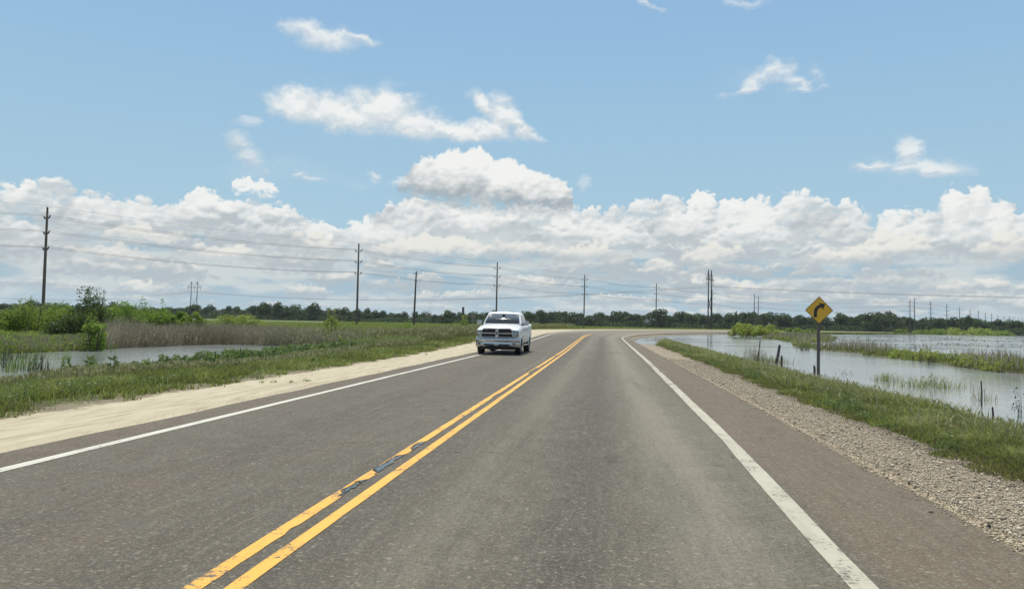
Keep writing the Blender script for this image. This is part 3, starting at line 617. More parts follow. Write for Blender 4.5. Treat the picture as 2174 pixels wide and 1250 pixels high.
    for a_, b_, d_ in bites[:3]:
        tt_ = np.arange(a_ - 0.06, b_ + 0.07, 0.02); u = (tt_ - tt_[0]) / (tt_[-1] - tt_[0]); env = np.minimum(1, np.minimum(u, 1 - u) * 5) ** 0.6
        top_ = -0.056 - d_ * 0.60 * env * (0.45 + 1.0 * fbm(tt_ * 9, tt_ * 0, 7, 3)); rag = fbm(tt_ * 16, tt_ * 0 + a_, 21, 4) - 0.5
        lo_ = np.maximum(top_ + rag * 0.085, -0.158); hi_ = -0.058 + env * (0.075 * (fbm(tt_ * 9, tt_ * 0 + 3, 23, 4)) - 0.040)
        tag(road_strip('pothole', [lo_, np.maximum(hi_ * .6 + lo_ * .4, lo_ + .001), np.maximum(hi_, lo_ + 0.002)], tt_, pm, 0.0055), kind='structure')
        lo2 = lo_ + 0.012 + 0.02 * np.abs(rag); hi2 = hi_ - 0.001; mid2 = (lo2 + hi2) / 2; ok = np.clip(env * 1.3 - .15, 0, 1); lo2 = mid2 + (lo2 - mid2) * ok; hi2 = mid2 + (hi2 - mid2) * ok
        tag(road_strip('puddle', [lo2, np.maximum(hi2, lo2 + 0.001)], tt_, wm, 0.0075), kind='structure')
build_road()
# ------------------------------------------------------------------ plants
def blades(name, X, Y, hgt, wid, lean, mat, zbase=None, tint=None, seed=0, parent=None, droop=0.5, sink=0.02, kind='stuff', wind=(0.25, 0.0)):
    """one tapering bent leaf per point"""
    rs = np.random.RandomState(seed); N = len(X); X = np.asarray(X, float); Y = np.asarray(Y, float)
    z = (ground_z(X, Y)[0] if zbase is None else np.broadcast_to(zbase, (N,))) - sink
    hgt = np.broadcast_to(hgt, (N,)); wid = np.broadcast_to(wid, (N,)); lean = np.broadcast_to(lean, (N,))
    an = rs.uniform(0, 2 * np.pi, N); fx = rs.uniform(0, 2 * np.pi, N)
    dx = np.cos(an) * lean * hgt + wind[0] * hgt * .5; dy = np.sin(an) * lean * hgt + wind[1] * hgt
    ux = np.cos(fx) * wid / 2; uy = np.sin(fx) * wid / 2
    B = np.stack([X, Y, z], -1); u = np.stack([ux, uy, np.zeros(N)], -1)
    M = B + np.stack([dx * 0.35, dy * 0.35, hgt * 0.6], -1); T = B + np.stack([dx, dy, hgt * (1 - droop * lean * 0.5)], -1)
    V = np.stack([B - u, B + u, M + u * 0.8, M - u * 0.8, T], 1).reshape(-1, 3); k = np.arange(N) * 5
    Q = np.stack([k, k + 1, k + 2, k + 3], -1); Tr = np.stack([k + 3, k + 2, k + 4], -1)
    tn = rs.uniform(0, 1, N) if tint is None else np.clip(tint, 0, 1)
    o = np_mesh(name, V, Q, Tr, mat, attrs={'tint': np.repeat(tn, 5)}, parent=parent)
    if kind: o['kind'] = kind
    return o
def heads(name, X, Y, Z, size, mat, seed=0, parent=None, tint=None):
    """small seed heads: two crossed diamonds each"""
    rs = np.random.RandomState(seed); N = len(X); an = rs.uniform(0, np.pi, N); P_ = np.stack([X, Y, Z], -1); sz = np.broadcast_to(size, (N,))
    up = np.stack([rs.normal(0, .25, N), rs.normal(0, .25, N), np.ones(N)], -1) * sz[:, None]; V = []; 
    for o_ in (0, np.pi / 2):
        u = np.stack([np.cos(an + o_), np.sin(an + o_), np.zeros(N)], -1) * sz[:, None] * 0.22
        V.append(np.stack([P_ - up * .5, P_ + u, P_ + up * .5, P_ - u], 1))
    V = np.concatenate(V, 1).reshape(-1, 3); k = np.arange(N) * 8
    Q = np.concatenate([np.stack([k, k + 1, k + 2, k + 3], -1), np.stack([k + 4, k + 5, k + 6, k + 7], -1)])
    tn = rs.uniform(0, 1, N) if tint is None else tint
    return np_mesh(name, V, Q, None, mat, attrs={'tint': np.repeat(tn, 8)}, parent=parent)
def leaves(name, P_, size, mat, seed=0, parent=None, tint=None, aspect=0.5, up=0.3):
    """leaf-sized quads with free directions"""
    rs = np.random.RandomState(seed); N = len(P_); sz = np.broadcast_to(size, (N,)) * rs.uniform(0.6, 1.3, N)
    d = rs.normal(0, 1, (N, 3)); d[:, 2] = d[:, 2] * 0.7 + up; d /= np.linalg.norm(d, axis=1, keepdims=True)
    e = np.cross(d, rs.normal(0, 1, (N, 3))); e /= np.linalg.norm(e, axis=1, keepdims=True)
    d *= sz[:, None] * 0.5; e *= sz[:, None] * 0.5 * aspect
    V = np.stack([P_ - d, P_ + e, P_ + d, P_ - e], 1).reshape(-1, 3); k = np.arange(N) * 4
    tn = rs.uniform(0, 1, N) if tint is None else np.clip(tint, 0, 1)
    return np_mesh(name, V, np.stack([k, k + 1, k + 2, k + 3], -1), None, mat, attrs={'tint': np.repeat(tn, 4)}, parent=parent)
G_SHORT = leaf_mat('short_grass', [(0.0, (0.130, 0.100, 0.052)), (0.16, (0.085, 0.088, 0.030)), (0.5, (0.150, 0.170, 0.046)), (0.8, (0.250, 0.260, 0.084)), (1.0, (0.42, 0.38, 0.20))], 0.46)
G_TALL = leaf_mat('tall_grass', [(0.0, (0.150, 0.120, 0.065)), (0.15, (0.095, 0.105, 0.036)), (0.5, (0.155, 0.168, 0.058)), (0.8, (0.260, 0.255, 0.115)), (1.0, (0.42, 0.38, 0.22))], 0.42)
G_HEAD = leaf_mat('seed_head', [(0.0, (0.21, 0.205, 0.095)), (0.6, (0.32, 0.30, 0.155)), (1.0, (0.44, 0.40, 0.24))], 0.30, tcol=False)
G_WEED = leaf_mat('broad_weed', [(0.0, (0.065, 0.105, 0.038)), (0.6, (0.130, 0.185, 0.070)), (1.0, (0.25, 0.31, 0.14))], 0.36)
G_DEAD = leaf_mat('dead_reed', [(0.0, (0.14, 0.118, 0.078)), (0.5, (0.250, 0.218, 0.150)), (0.85, (0.370, 0.335, 0.235)), (1.0, (0.47, 0.43, 0.30))], 0.22, tcol=False)
G_MEAD = leaf_mat('meadow_grass', [(0.0, (0.11, 0.135, 0.034)), (0.5, (0.195, 0.220, 0.056)), (0.85, (0.30, 0.295, 0.090)), (1.0, (0.42, 0.37, 0.18))], 0.4)
G_YEL = leaf_mat('yellow_green_leaf', [(0.0, (0.15, 0.18, 0.040)), (0.5, (0.28, 0.32, 0.070)), (1.0, (0.44, 0.46, 0.13))], 0.5)
G_BUSH = leaf_mat('bright_bush_leaf', [(0.0, (0.070, 0.120, 0.022)), (0.5, (0.160, 0.240, 0.040)), (1.0, (0.300, 0.385, 0.075))], 0.5)
G_DBUSH = leaf_mat('dark_bush_leaf', [(0.0, (0.028, 0.050, 0.018)), (0.5, (0.055, 0.090, 0.030)), (1.0, (0.100, 0.135, 0.050))], 0.30)
G_STICK = leaf_mat('wet_stalk', [(0.0, (0.035, 0.032, 0.020)), (0.6, (0.070, 0.062, 0.040)), (1.0, (0.12, 0.11, 0.07))], 0.1, tcol=False)
BARK = simple('bark', (0.085, 0.068, 0.052), 0.9, bmp=0.4); DEADWOOD = simple('dead_wood', (0.23, 0.20, 0.17), 0.9)
R_ = np.random.RandomState(11)
def scatter(n, t0, t1, s0, s1, rs=R_, tpow=1.0, fn=None):
    """points in road coordinates, density falling as 1/t (tpow 1) along t"""
    u = rs.uniform(0, 1, n); t = t0 * (t1 / t0) ** u if tpow else rs.uniform(t0, t1, n)
    s = rs.uniform(s0, s1, n); x, y = road_xy(s, t); return x, y, s, t
def wf_(x, y): return np.maximum(np.hypot(x, y), 5.0)
def tufts(x, y, n, rad, rs=R_):
    """gather points into loose tufts"""
    return np.repeat(x, n) + rs.normal(0, 1, len(x) * n) * np.repeat(rad, n), np.repeat(y, n) + rs.normal(0, 1, len(x) * n) * np.repeat(rad, n)
def patchy(x, y, k, seed, thr): return fbm(x * k, y * k, seed, 4) > thr
# --- left verge: mown strip, then tall seeding grass and broad weeds down to the water
x, y, s, t = scatter(240000, 2.0, 170, -11.5, -5.9); wl = np.interp(t, [30, 95], [-6.35, -8.8]); edge = (fbm(x * 1.1, y * 1.1, 55, 5, .6) - 0.5) * 2.0
k = s < wl + edge + 0.35 * (R_.uniform(0, 1, len(s)) - .6); x, y, s, t = x[k], y[k], s[k], t[k]; D = wf_(x, y)
bare = (fbm(x * 1.7, y * 1.7, 58, 4) > .40 + .12 * (s > -7.6)) | (R_.uniform(0, 1, len(x)) < .12); x, y, s, t, D = x[bare], y[bare], s[bare], t[bare], D[bare]
dep = np.clip((-s + np.interp(t, [30, 95], [-6.0, -8.5])) / 2.2, 0, 1); lowp = fbm(x * 0.8, y * 0.8, 56, 4)
blades('verge_grass', x, y, (0.05 + 0.15 * dep + 0.12 * lowp) * R_.uniform(.5, 1.3, len(x)), 0.0035 + 0.0009 * D, R_.uniform(.1, .9, len(x)), G_SHORT, tint=np.clip(lowp * 1.5 - 0.32 + R_.normal(0, .26, len(x)), 0, 1), seed=2)
x, y, s, t = scatter(140000, 2.5, 130, -13.4, -8.0); k = (s < -8.6 + (fbm(x * .5, y * .5, 61, 3) - .5) * 2.4) ; x, y, s, t = x[k], y[k], s[k], t[k]; D = wf_(x, y)
k = ground_z(x, y)[0] > WATER - 0.16; x, y, s, t, D = x[k], y[k], s[k], t[k], D[k]; lowp = fbm(x * 0.5, y * 0.5, 62, 4)
h_ = np.interp(t, [10, 30, 44, 60], [.30, .30, .7, .9]) * (0.22 + 0.55 * lowp * np.clip((-s - 8) / 3, 0.2, 1)) * R_.uniform(.5, 1.25, len(x))
blades('tall_grass', x, y, h_, 0.004 + 0.00085 * D, R_.uniform(.05, .55, len(x)), G_TALL, tint=np.clip(lowp * 1.2 - .1 + R_.normal(0, .27, len(x)), 0, 1), seed=3)
x, y, s, t = scatter(26000, 6, 120, -12.9, -8.6); k = patchy(x, y, 0.35, 63, 0.50) & (ground_z(x, y)[0] > WATER - 0.1); x, y, s, t = x[k], y[k], s[k], t[k]; D = wf_(x, y)
hh = R_.uniform(.55, 1.0, len(x)) * np.interp(t, [6, 30, 44, 60], [.34, .36, .65, .8])
zz = ground_z(x, y)[0]
blades('seeding_grass', x, y, hh, 0.0022 + 0.0003 * D, 0.12, G_HEAD, tint=R_.uniform(0, .5, len(x)), seed=4)
heads('seed_heads', x + 0.06, y, zz + hh - 0.04, 0.13 * R_.uniform(.6, 1.2, len(x)) * np.interp(D, [8, 60], [1, 1.7]), G_HEAD, seed=5)['kind'] = 'stuff'
# pale plumes towards the truck
x, y, s, t = scatter(16000, 40, 130, -13.5, -9.2); D = wf_(x, y); hh = R_.uniform(.5, .95, len(x)); zz = ground_z(x, y)[0]
blades('plume_grass', x, y, hh, 0.004 + 0.0005 * D, 0.2, G_TALL, tint=R_.uniform(.5, 1, len(x)), seed=44)
k = patchy(x, y, .2, 66, .45); heads('grass_plumes', (x + 0.07)[k], y[k], (zz + hh)[k], 0.22, G_HEAD, seed=45)['kind'] = 'stuff'
# broad leaved weeds along the left shoreline
x, y, s, t = scatter(1500, 18, 75, -13.4, -10.0); k = patchy(x, y, 0.3, 64, 0.44) | (s < -11.6); x, y = x[k], y[k]; k = ground_z(x, y)[0] > WATER - 0.18; x, y = x[k], y[k]
def weeds(name, x, y, h0, h1, n, size, mat, seed, parent=None, kind='stuff', zb=None, sp=0.10, tint=None):
    rs = np.random.RandomState(seed); N = len(x); H = rs.uniform(h0, h1, N); z = ground_z(x, y)[0] if zb is None else np.full(N, zb)
    u = rs.uniform(0.12, 1, (N, n)); r = sp * (1.2 - u * 0.8) * 2; a = rs.uniform(0, 6.28, (N, n)); lx = rs.normal(0, .12, N)[:, None]
    P_ = np.stack([x[:, None] + lx * u * H[:, None] + np.cos(a) * r * rs.uniform(.3, 1, (N, n)), y[:, None] + np.sin(a) * r, z[:, None] + u * H[:, None]], -1).reshape(-1, 3)
    tn = np.clip(np.repeat(rs.uniform(.1, .9, N), n) + rs.normal(0, .15, N * n), 0, 1) if tint is None else tint
    o = leaves(name, P_, size, mat, seed, parent, tint=tn, aspect=.35, up=.6)
    if kind: o['kind'] = kind
    return o
k = R_.uniform(0, 1, len(x)) < np.interp(1087 + F_PX * x / y, [150, 330, 400, 430], [.03, .10, .5, 1]); x, y = x[k], y[k]; weeds('shoreline_weeds', x, y, .28, .62, 46, 0.17, G_WEED, 7)
x, y, s, t = scatter(2600, 9, 60, -13.6, -7.6); k = patchy(x, y, 0.5, 67, 0.52); weeds('verge_weeds', x[k], y[k], .08, .26, 22, 0.10, G_WEED, 8)
# --- right bank
x, y, s, t = scatter(300000, 3.5, 100, 6.1, 10.0)
edge = 6.5 + (fbm(x * 1.1, y * 1.1, 71, 5, .6) - 0.5) * 1.6; tip = np.interp(t, [60, 100], [6.3, 9.3]); k = (s > edge + .2 * R_.uniform(-1, 1, len(s))) & ((t < 60) | (s > tip)) & (s < np.interp(t, [4, 20, 60, 100], [9.8, 9.7, 10.0, 10.0]))
zz = ground_z(x, y)[0]; k &= zz > WATER - 0.14; x, y, s, t = x[k], y[k], s[k], t[k]; D = wf_(x, y); lowp = fbm(x * 0.9, y * 0.9, 72, 4)
dep = np.clip((s - 6.3) / 1.6, 0.15, 1)
blades('bank_grass', x, y, (0.08 + 0.27 * lowp * dep) * R_.uniform(.5, 1.3, len(x)), 0.0045 + 0.0010 * D, R_.uniform(.2, 1.0, len(x)), G_SHORT, tint=np.clip((lowp - .5) * 2.4 + 0.50 - .38 * (1 - np.clip((s - 6.3) / 1.1, 0, 1)) + R_.normal(0, .26, len(x)), 0, 1), seed=9, wind=(-.35, .1))
x, y, s, t = scatter(26000, 5, 95, 6.9, 9.5); k = patchy(x, y, 0.8, 74, 0.53) & ((t < 60) | (s > np.interp(t, [60, 100], [6.8, 9.6]))); x, y = x[k], y[k]; D = wf_(x, y)
blades('long_bank_grass', x, y, R_.uniform(.22, .5, len(x)), 0.006 + 0.0011 * D, R_.uniform(.3, 1.1, len(x)), G_TALL, tint=R_.uniform(.4, .98, len(x)), seed=10, wind=(-.5, .1))
x, y, s, t = scatter(5200, 5, 70, 6.5, 9.0); k = patchy(x, y, 0.9, 76, 0.55); weeds('bank_weeds', x[k], y[k], .08, .26, 16, .075, G_WEED, 27, sp=.07)
x, y, s, t = scatter(2600, 5, 80, 6.8, 9.2); k = patchy(x, y, 0.6, 78, 0.50); x, y = x[k], y[k]; D = wf_(x, y); zz = ground_z(x, y)[0]; hh = R_.uniform(.2, .4, len(x)); blades('bank_seed_stalks', x, y, hh, 0.0025 + .00035 * D, .15, G_HEAD, seed=28, wind=(0, 0)); heads('bank_seed_heads', x, y, zz + hh - .03, .07 * R_.uniform(.6, 1.3, len(x)), G_HEAD, seed=29)['kind'] = 'stuff'
# loose gravel of the right shoulder, stone by stone where it is near
x, y, s, t = scatter(80000, 3.0, 34, 4.66, 6.9); k = (s < 6.45 + (fbm(x, y, 75, 3) - .5) * 1.0 + R_.exponential(.10, len(x)) * 0.6) & (s > 4.86 - R_.exponential(.05, len(x)) + (R_.uniform(0, 1, len(x)) < .5) * .03); x, y, s, t = x[k], y[k], s[k], t[k]
N = len(x); r = np.clip(R_.lognormal(-5.0, .50, N), .003, .028) * np.interp(t, [3, 34], [.9, 1.5]); z = np.maximum(ground_z(x, y)[0], road_z(s, t) * (s < 4.84) - 9 * (s >= 4.84)) + r * .35
octa = np.array([(1, 0, 0), (0, 1, 0), (-1, 0, 0), (0, -1, 0), (0, 0, .7), (0, 0, -.7)]); an = R_.uniform(0, 6.28, N); c_, s_ = np.cos(an), np.sin(an)
Vv = octa[None] * r[:, None, None] * R_.uniform(.6, 1.35, (N, 6, 3)); Vv = np.stack([Vv[..., 0] * c_[:, None] - Vv[..., 1] * s_[:, None], Vv[..., 0] * s_[:, None] + Vv[..., 1] * c_[:, None], Vv[..., 2]], -1) + np.stack([x, y, z], -1)[:, None]
F8 = np.array([(0, 1, 4), (1, 2, 4), (2, 3, 4), (3, 0, 4), (1, 0, 5), (2, 1, 5), (3, 2, 5), (0, 3, 5)])
gm, n, b, out = new_mat('gravel_stone'); c = n.ramp(n.attr('tint'), [(0, (0.15, 0.12, 0.085)), (.35, (0.34, 0.28, 0.20)), (.75, (0.54, 0.455, 0.33)), (1, (0.70, 0.62, 0.48))]); n.put(b.inputs['Base Color'], c); b.inputs['Roughness'].default_value = .85
o = np_mesh('gravel', Vv.reshape(-1, 3), None, (F8[None] + (np.arange(N) * 6)[:, None, None]).reshape(-1, 3), gm, attrs={'tint': np.repeat(np.clip(R_.normal(.55, .25, N) - .35 * sst(s, 5.9, 6.6), 0, 1), 6)}); o['kind'] = 'stuff'
# --- drowned fence row and islands of vegetation on the right
x, y, s, t = scatter(150000, 12, 185, 15, 36); zz = ground_z(x, y)[0]; k = zz > WATER - 0.10; x, y, s, t = x[k], y[k], s[k], t[k]; D = wf_(x, y); lowp = fbm(x * .4, y * .4, 81, 4)
blades('flooded_grass', x, y, (0.12 + .75 * np.clip(lowp - .25, 0, 1)) * R_.uniform(.4, 1.2, len(x)), 0.005 + 0.0009 * D, R_.uniform(.1, .7, len(x)), G_TALL, zbase=None, tint=np.clip(lowp * .7 + .02 + R_.normal(0, .2, len(x)), 0, 1), seed=12)
k = patchy(x, y, .22, 82, .56) & (R_.uniform(0, 1, len(x)) < .45) & (t > 22); hd = R_.uniform(.5, 1.1, len(x))
blades('dead_fence_row_stalks', x[k], y[k], hd[k], (0.004 + 0.0006 * D)[k], .25, G_DEAD, seed=13)
k = patchy(x, y, .15, 83, .50) & (R_.uniform(0, 1, len(x)) < .16); weeds('flooded_weeds', x[k][:1500], y[k][:1500], .15, .6, 26, .16, G_YEL, 14)
# low fringe of floating weeds around the islands
# --- swamp beyond the left water: dead brown reeds, then meadow
def region(n, x0, x1, y0, y1): return R_.uniform(x0, x1, n), R_.uniform(y0, y1, n)
def px_region(n, px0, px1, d0, d1, rs=R_):
    """points on the ground whose bearing and distance cover a stretch of the view"""
    a0, a1 = math.atan2(px0 - 1087, F_PX), math.atan2(px1 - 1087, F_PX); a = rs.uniform(a0, a1, n); d = d0 * (d1 / d0) ** rs.uniform(0, 1, n); return np.sin(a) * d, np.cos(a) * d
x, y = px_region(105000, 190, 900, 36.5, 72); s, t = road_st(x, y); lowp = fbm(x * .16, y * .16, 91, 4); zz = ground_z(x, y)[0]
k = (zz > WATER - .05) & (s < np.interp(t, [36, 60, 80], [-16.3, -13.0, -11.5])) & ((lowp > .40) | (t < 46)); x, y, s, t, lowp = x[k], y[k], s[k], t[k], lowp[k]
pxx = 1087 + F_PX * x / y; hm = np.interp(pxx, [190, 240, 400, 520, 640, 720, 900], [.7, 1.25, 1.2, 1.2, 1.05, .75, .5]) * np.interp(np.hypot(x, y), [38, 46, 60, 72], [.85, 1.0, .9, .75])
blades('dead_brush', x, y, hm * R_.uniform(.35, 1.15, len(x)) * (.35 + 1.3 * fbm(x * .5, y * .5, 98, 4)), 0.018 + 0 * x, R_.uniform(.05, .5, len(x)), G_DEAD, tint=np.clip(R_.normal(.45, .22, len(x)) + (lowp - .5), 0, 1), seed=15)
k = (R_.uniform(0, 1, len(x)) < .16); weeds('brush_twigs', x[k][:6000], y[k][:6000], .5, 1.15, 12, .10, G_DEAD, 16, sp=.16)
k = (R_.uniform(0, 1, len(x)) < .05) & (fbm(x * .2, y * .2, 92, 3) > .5); weeds('brush_greenery', x[k][:1500], y[k][:1500], .3, 1.2, 26, .12, G_WEED, 17, sp=.14)
# left end: mixed low green herbs in front of the bushes
x, y = px_region(52000, -420, 250, 35.5, 62); zz = ground_z(x, y)[0]; k = zz > WATER - .06; x, y = x[k], y[k]; lowp = fbm(x * .3, y * .3, 93, 4)
blades('marsh_herbs', x, y, (0.12 + .48 * lowp) * R_.uniform(.35, 1.0, len(x)), .026, R_.uniform(.1, .8, len(x)), G_TALL, tint=np.clip(lowp * .7 - .12 + R_.normal(.0, .28, len(x)), 0, 1), seed=18)
k = fbm(x * .22, y * .22, 99, 3) > .43; blades('marsh_stalks', x[k], y[k], R_.uniform(.2, .6, int(k.sum())), .02, .3, G_DEAD, seed=181)
k = R_.uniform(0, 1, len(x)) < .05; weeds('marsh_weeds', x[k], y[k], .15, .5, 26, .15, G_BUSH, 19, sp=.16)
# meadow between the brush and the crop
x, y = px_region(90000, -150, 1240, 52, 290); s, t = road_st(x, y); zz = ground_z(x, y)[0]; k = (zz > WATER) & (s < np.interp(t, [0, 60, 100, 400], [-15, -11, -9.6, -9.4])); x, y, s = x[k], y[k], s[k]; D = np.hypot(x, y); lowp = fbm(x * .05, y * .05, 94, 5)
blades('meadow_grass', x, y, (0.18 + .55 * lowp) * R_.uniform(.4, 1.1, len(x)) * np.interp(s, [-14, -9.5], [1, .35]), .0008 * D, R_.uniform(.1, .7, len(x)), G_MEAD, tint=np.clip(lowp * 1.0 + R_.normal(0, .17, len(x)), 0, 1), seed=20)
x, y = px_region(34000, 700, 1800, 175, 700); s, t = road_st(x, y); k = (s < -9.5); x, y = x[k], y[k]; D = np.hypot(x, y)
blades('field_crop', x, y, R_.uniform(.2, .55, len(x)), .0012 * D, .4, G_MEAD, tint=np.clip(fbm(x * .02, y * .02, 95, 4) * .8 + R_.normal(0, .12, len(x)), 0, 1), seed=21)
# verge along the far side of the bend and the far shore on the right
x, y, s, t = scatter(26000, 90, 900, 5.2, 8.2); zz = ground_z(x, y)[0]; k = (t > 215) ; x, y, t = x[k], y[k], t[k]; D = wf_(x, y)
blades('far_shore_grass', x, y, R_.uniform(.3, 1.1, len(x)) * np.interp(t, [215, 250], [.4, 1]), .0012 * D, .4, G_TALL, zbase=-.35, tint=R_.uniform(0, .8, len(x)), seed=22)
# crop stubble and drift litter standing in the flooded field
x, y = px_region(1500, 1640, 2280, 52, 430); s, t = road_st(x, y); k = (s > 34) & (ground_z(x, y)[0] < WATER - .2) & (fbm(x * .06, y * .06, 96, 3) > .40); x, y = x[k], y[k]; D = np.hypot(x, y)
weeds('flooded_crop_stubble', x, y, .10, .42, 9, .16, G_STICK, 23, zb=WATER - .05, sp=.10)
# ------------------------------------------------------------------ reeds and clumps standing in the water, each a plant of its own
def clump(name, px, py, w, h, n, mat, label, cat, group=None, blade=.012, seed=0, lean=.35, leafy=0, lmat=None, tint=None):
    x0, y0 = un(px, py, WATER); rs = np.random.RandomState(seed + 500); e = empty(name, (x0, y0, WATER), 0, label, cat, group)
    x = rs.normal(0, w * .33, n); y = rs.normal(0, w * .20, n)
    hh = h * rs.uniform(.35, 1.05, n) * (1 - .45 * np.abs(x) / max(w, .01))
    o = blades('blades', x, y, np.maximum(hh, .05), blade, rs.uniform(.05, lean * 2, n), mat, zbase=-.04, seed=seed, parent=e, kind=None, tint=tint)
    if leafy: weeds('leaves', rs.normal(0, w * .3, leafy), rs.normal(0, w * .15, leafy), h * .4, h, 14, .07, lmat or mat, seed + 1, e, None, zb=0.0, sp=.05)
    return e
clump('reed_clump', 1970, 822, 1.9, .62, 420, G_TALL, 'widest pale reed clump standing in open water right of the sign', 'reeds', blade=.010, seed=1, lean=.6, leafy=10, lmat=G_TALL, tint=np.random.RandomState(5).uniform(.3, 1, 420))
clump('reed_clump', 1882, 808, .75, .55, 150, G_TALL, 'pale reed clump just left of the widest one in the open water', 'reeds', seed=2, lean=.5, tint=np.random.RandomState(6).uniform(.3, 1, 150))
clump('reed_clump', 1795, 795, .5, .45, 26, G_DEAD, 'sparse forked twigs in the water close behind the warning sign post', 'reeds', seed=3, lean=.8)
clump('reed_clump', 2086, 850, .6, .55, 60, G_DEAD, 'thin bare reeds in the water near the right edge of the view', 'reeds', seed=4, lean=.5)
clump('reed_clump', 2048, 822, .4, .3, 16, G_DEAD, 'few drooping twigs in the water between the widest clump and the bare reeds', 'reeds', seed=5, lean=.9)
clump('reed_clump', 1598, 768, 1.3, 1.25, 170, G_DEAD, 'brown reed clump beside the leaning thin fence post', 'reeds', blade=.016, seed=6, lean=.4, leafy=6, lmat=G_STICK)
clump('reed_clump', 1634, 770, 1.6, .7, 260, G_TALL, 'green grass clump between the two leaning fence posts', 'reeds', blade=.014, seed=7, lean=.5)
clump('reed_clump', 1707, 744, .9, .75, 60, G_STICK, 'dark leafy weed standing in water left of the warning sign', 'weed', blade=.02, seed=8, leafy=7, lmat=G_STICK)
clump('dark_weed', 2163, 886, .14, .75, 10, G_STICK, 'single dark upright weed in the water at the right edge', 'weed', seed=9, lean=.1, leafy=4, lmat=G_STICK)
for i, (px, py, h) in enumerate([(2120, 742, .9), (2131, 744, 1.1), (1980, 758, .7), (1972, 760, .75), (2026, 758, .6), (1938, 752, .7), (1955, 755, .5)]):
    clump('dark_weed', px, py + 14, .22, h, 14, G_STICK, 'dark dock weed rising from the drowned fence row', 'weed', 'dark weeds along the drowned fence row', seed=30 + i, lean=.15, leafy=7, lmat=G_STICK)
for i in range(16):
    rs = np.random.RandomState(900 + i); px = rs.uniform(4, 96); py = rs.uniform(758, 795)
    clump('cattail_clump', px, py, .5, rs.uniform(.45, .8), 24, G_STICK if i % 2 else G_WEED, 'cattail tuft standing in the left roadside water', 'cattails', 'cattails in the left roadside water', seed=60 + i, lean=.15, blade=.02)
for i, (px, py) in enumerate([(131, 763), (142, 764), (83, 760), (205, 765), (240, 748)]):
    clump('water_weed', px, py, .45, .6 if i != 2 else 1.0, 12, G_WEED, 'small leafy weed poking out of the left roadside water', 'weed', 'leafy weeds in the left roadside water', seed=80 + i, leafy=4, lmat=G_WEED)
# ------------------------------------------------------------------ shrubs
def crown_points(rs, n, lobes, shell=0.55):
    """points in a heap of lobes (x, y, z, rx, ry, rz), denser towards the outside"""
    L = np.array(lobes, float); vol = L[:, 3] * L[:, 4] * L[:, 5]; vol = vol ** .7; i = rs.choice(len(L), n, p=vol / vol.sum()); d = rs.normal(0, 1, (n, 3)); d /= np.linalg.norm(d, axis=1, keepdims=True)
    r = rs.uniform(shell ** 3, 1, n) ** (1 / 3) * rs.uniform(.85, 1.12, n); return L[i, :3] + d * r[:, None] * L[i, 3:6], i
def shrub(px, d, top_px, w_px, mat, label, name='green_shrub', cat='shrub', group=None, seed=0, n=2600, leaf=.13, base_z=None, stalk=False, tall=0):
    a = math.atan2(px - 1087, F_PX); x0, y0 = math.sin(a) * d, math.cos(a) * d; z0 = gz(x0, y0) if base_z is None else base_z
    yh = 664 + .0199 * px; ph = (top_px - yh); H = (EYE - ph * d * math.cos(a) / F_PX - z0) * 1.26; W = w_px * d / F_PX / 2; rs = np.random.RandomState(seed)
    e = empty(name, (x0, y0, z0), rs.uniform(0, 6), label, cat, group); lob = []
    for _ in range(9 + int(W * 3)):
        u = rs.uniform(-1, 1); v = rs.uniform(-1, 1) * .8; r = rs.uniform(.22, .42) * min(W, H * .8); hh = H * (1 - .30 * (u * u + v * v)) * rs.uniform(.70, 1.0)
        lob.append((u * W * .78, v * W * .6, max(hh - r * .8, r * .8), r * 1.15, r * 1.1, r))
        if rs.uniform() < .7: lob.append((u * W * .72, v * W * .6, hh * .45, r * 1.1, r * 1.1, hh * .38))
    P_, i = crown_points(rs, n, lob, .45); P_[:, 2] = np.maximum(P_[:, 2], .05)
    lt = rs.uniform(.25, .75, len(lob)); tn = lt[i] + rs.normal(0, .16, n)
    leaves('foliage', P_, leaf, mat, seed, e, tint=tn, aspect=.5)
    if tall:
        Q_ = []
        for k in range(tall):
            bx, by = rs.uniform(-.7, .7) * W, rs.uniform(-.4, .4) * W; u = rs.uniform(.55, 1.08, 60)
            Q_.append(np.stack([bx + rs.normal(0, .09, 60) * (1.4 - u) * 2, by + rs.normal(0, .09, 60), u * H * rs.uniform(.95, 1.06)], -1))
        leaves('upper_foliage', np.concatenate(Q_), leaf, mat, seed + 3, e, tint=rs.normal(.4, .2, tall * 60))
    mb = MB()
    for k in range(6):
        u, v = rs.uniform(-.6, .6, 2); mb.tube([(u * W * .2, v * W * .2, -.1), (u * W * .6, v * W * .5, H * .35), (u * W, v * W * .8, H * .72)], [.035, .022, .008], 5)
    mb.build('stem', BARK, e)
    return e
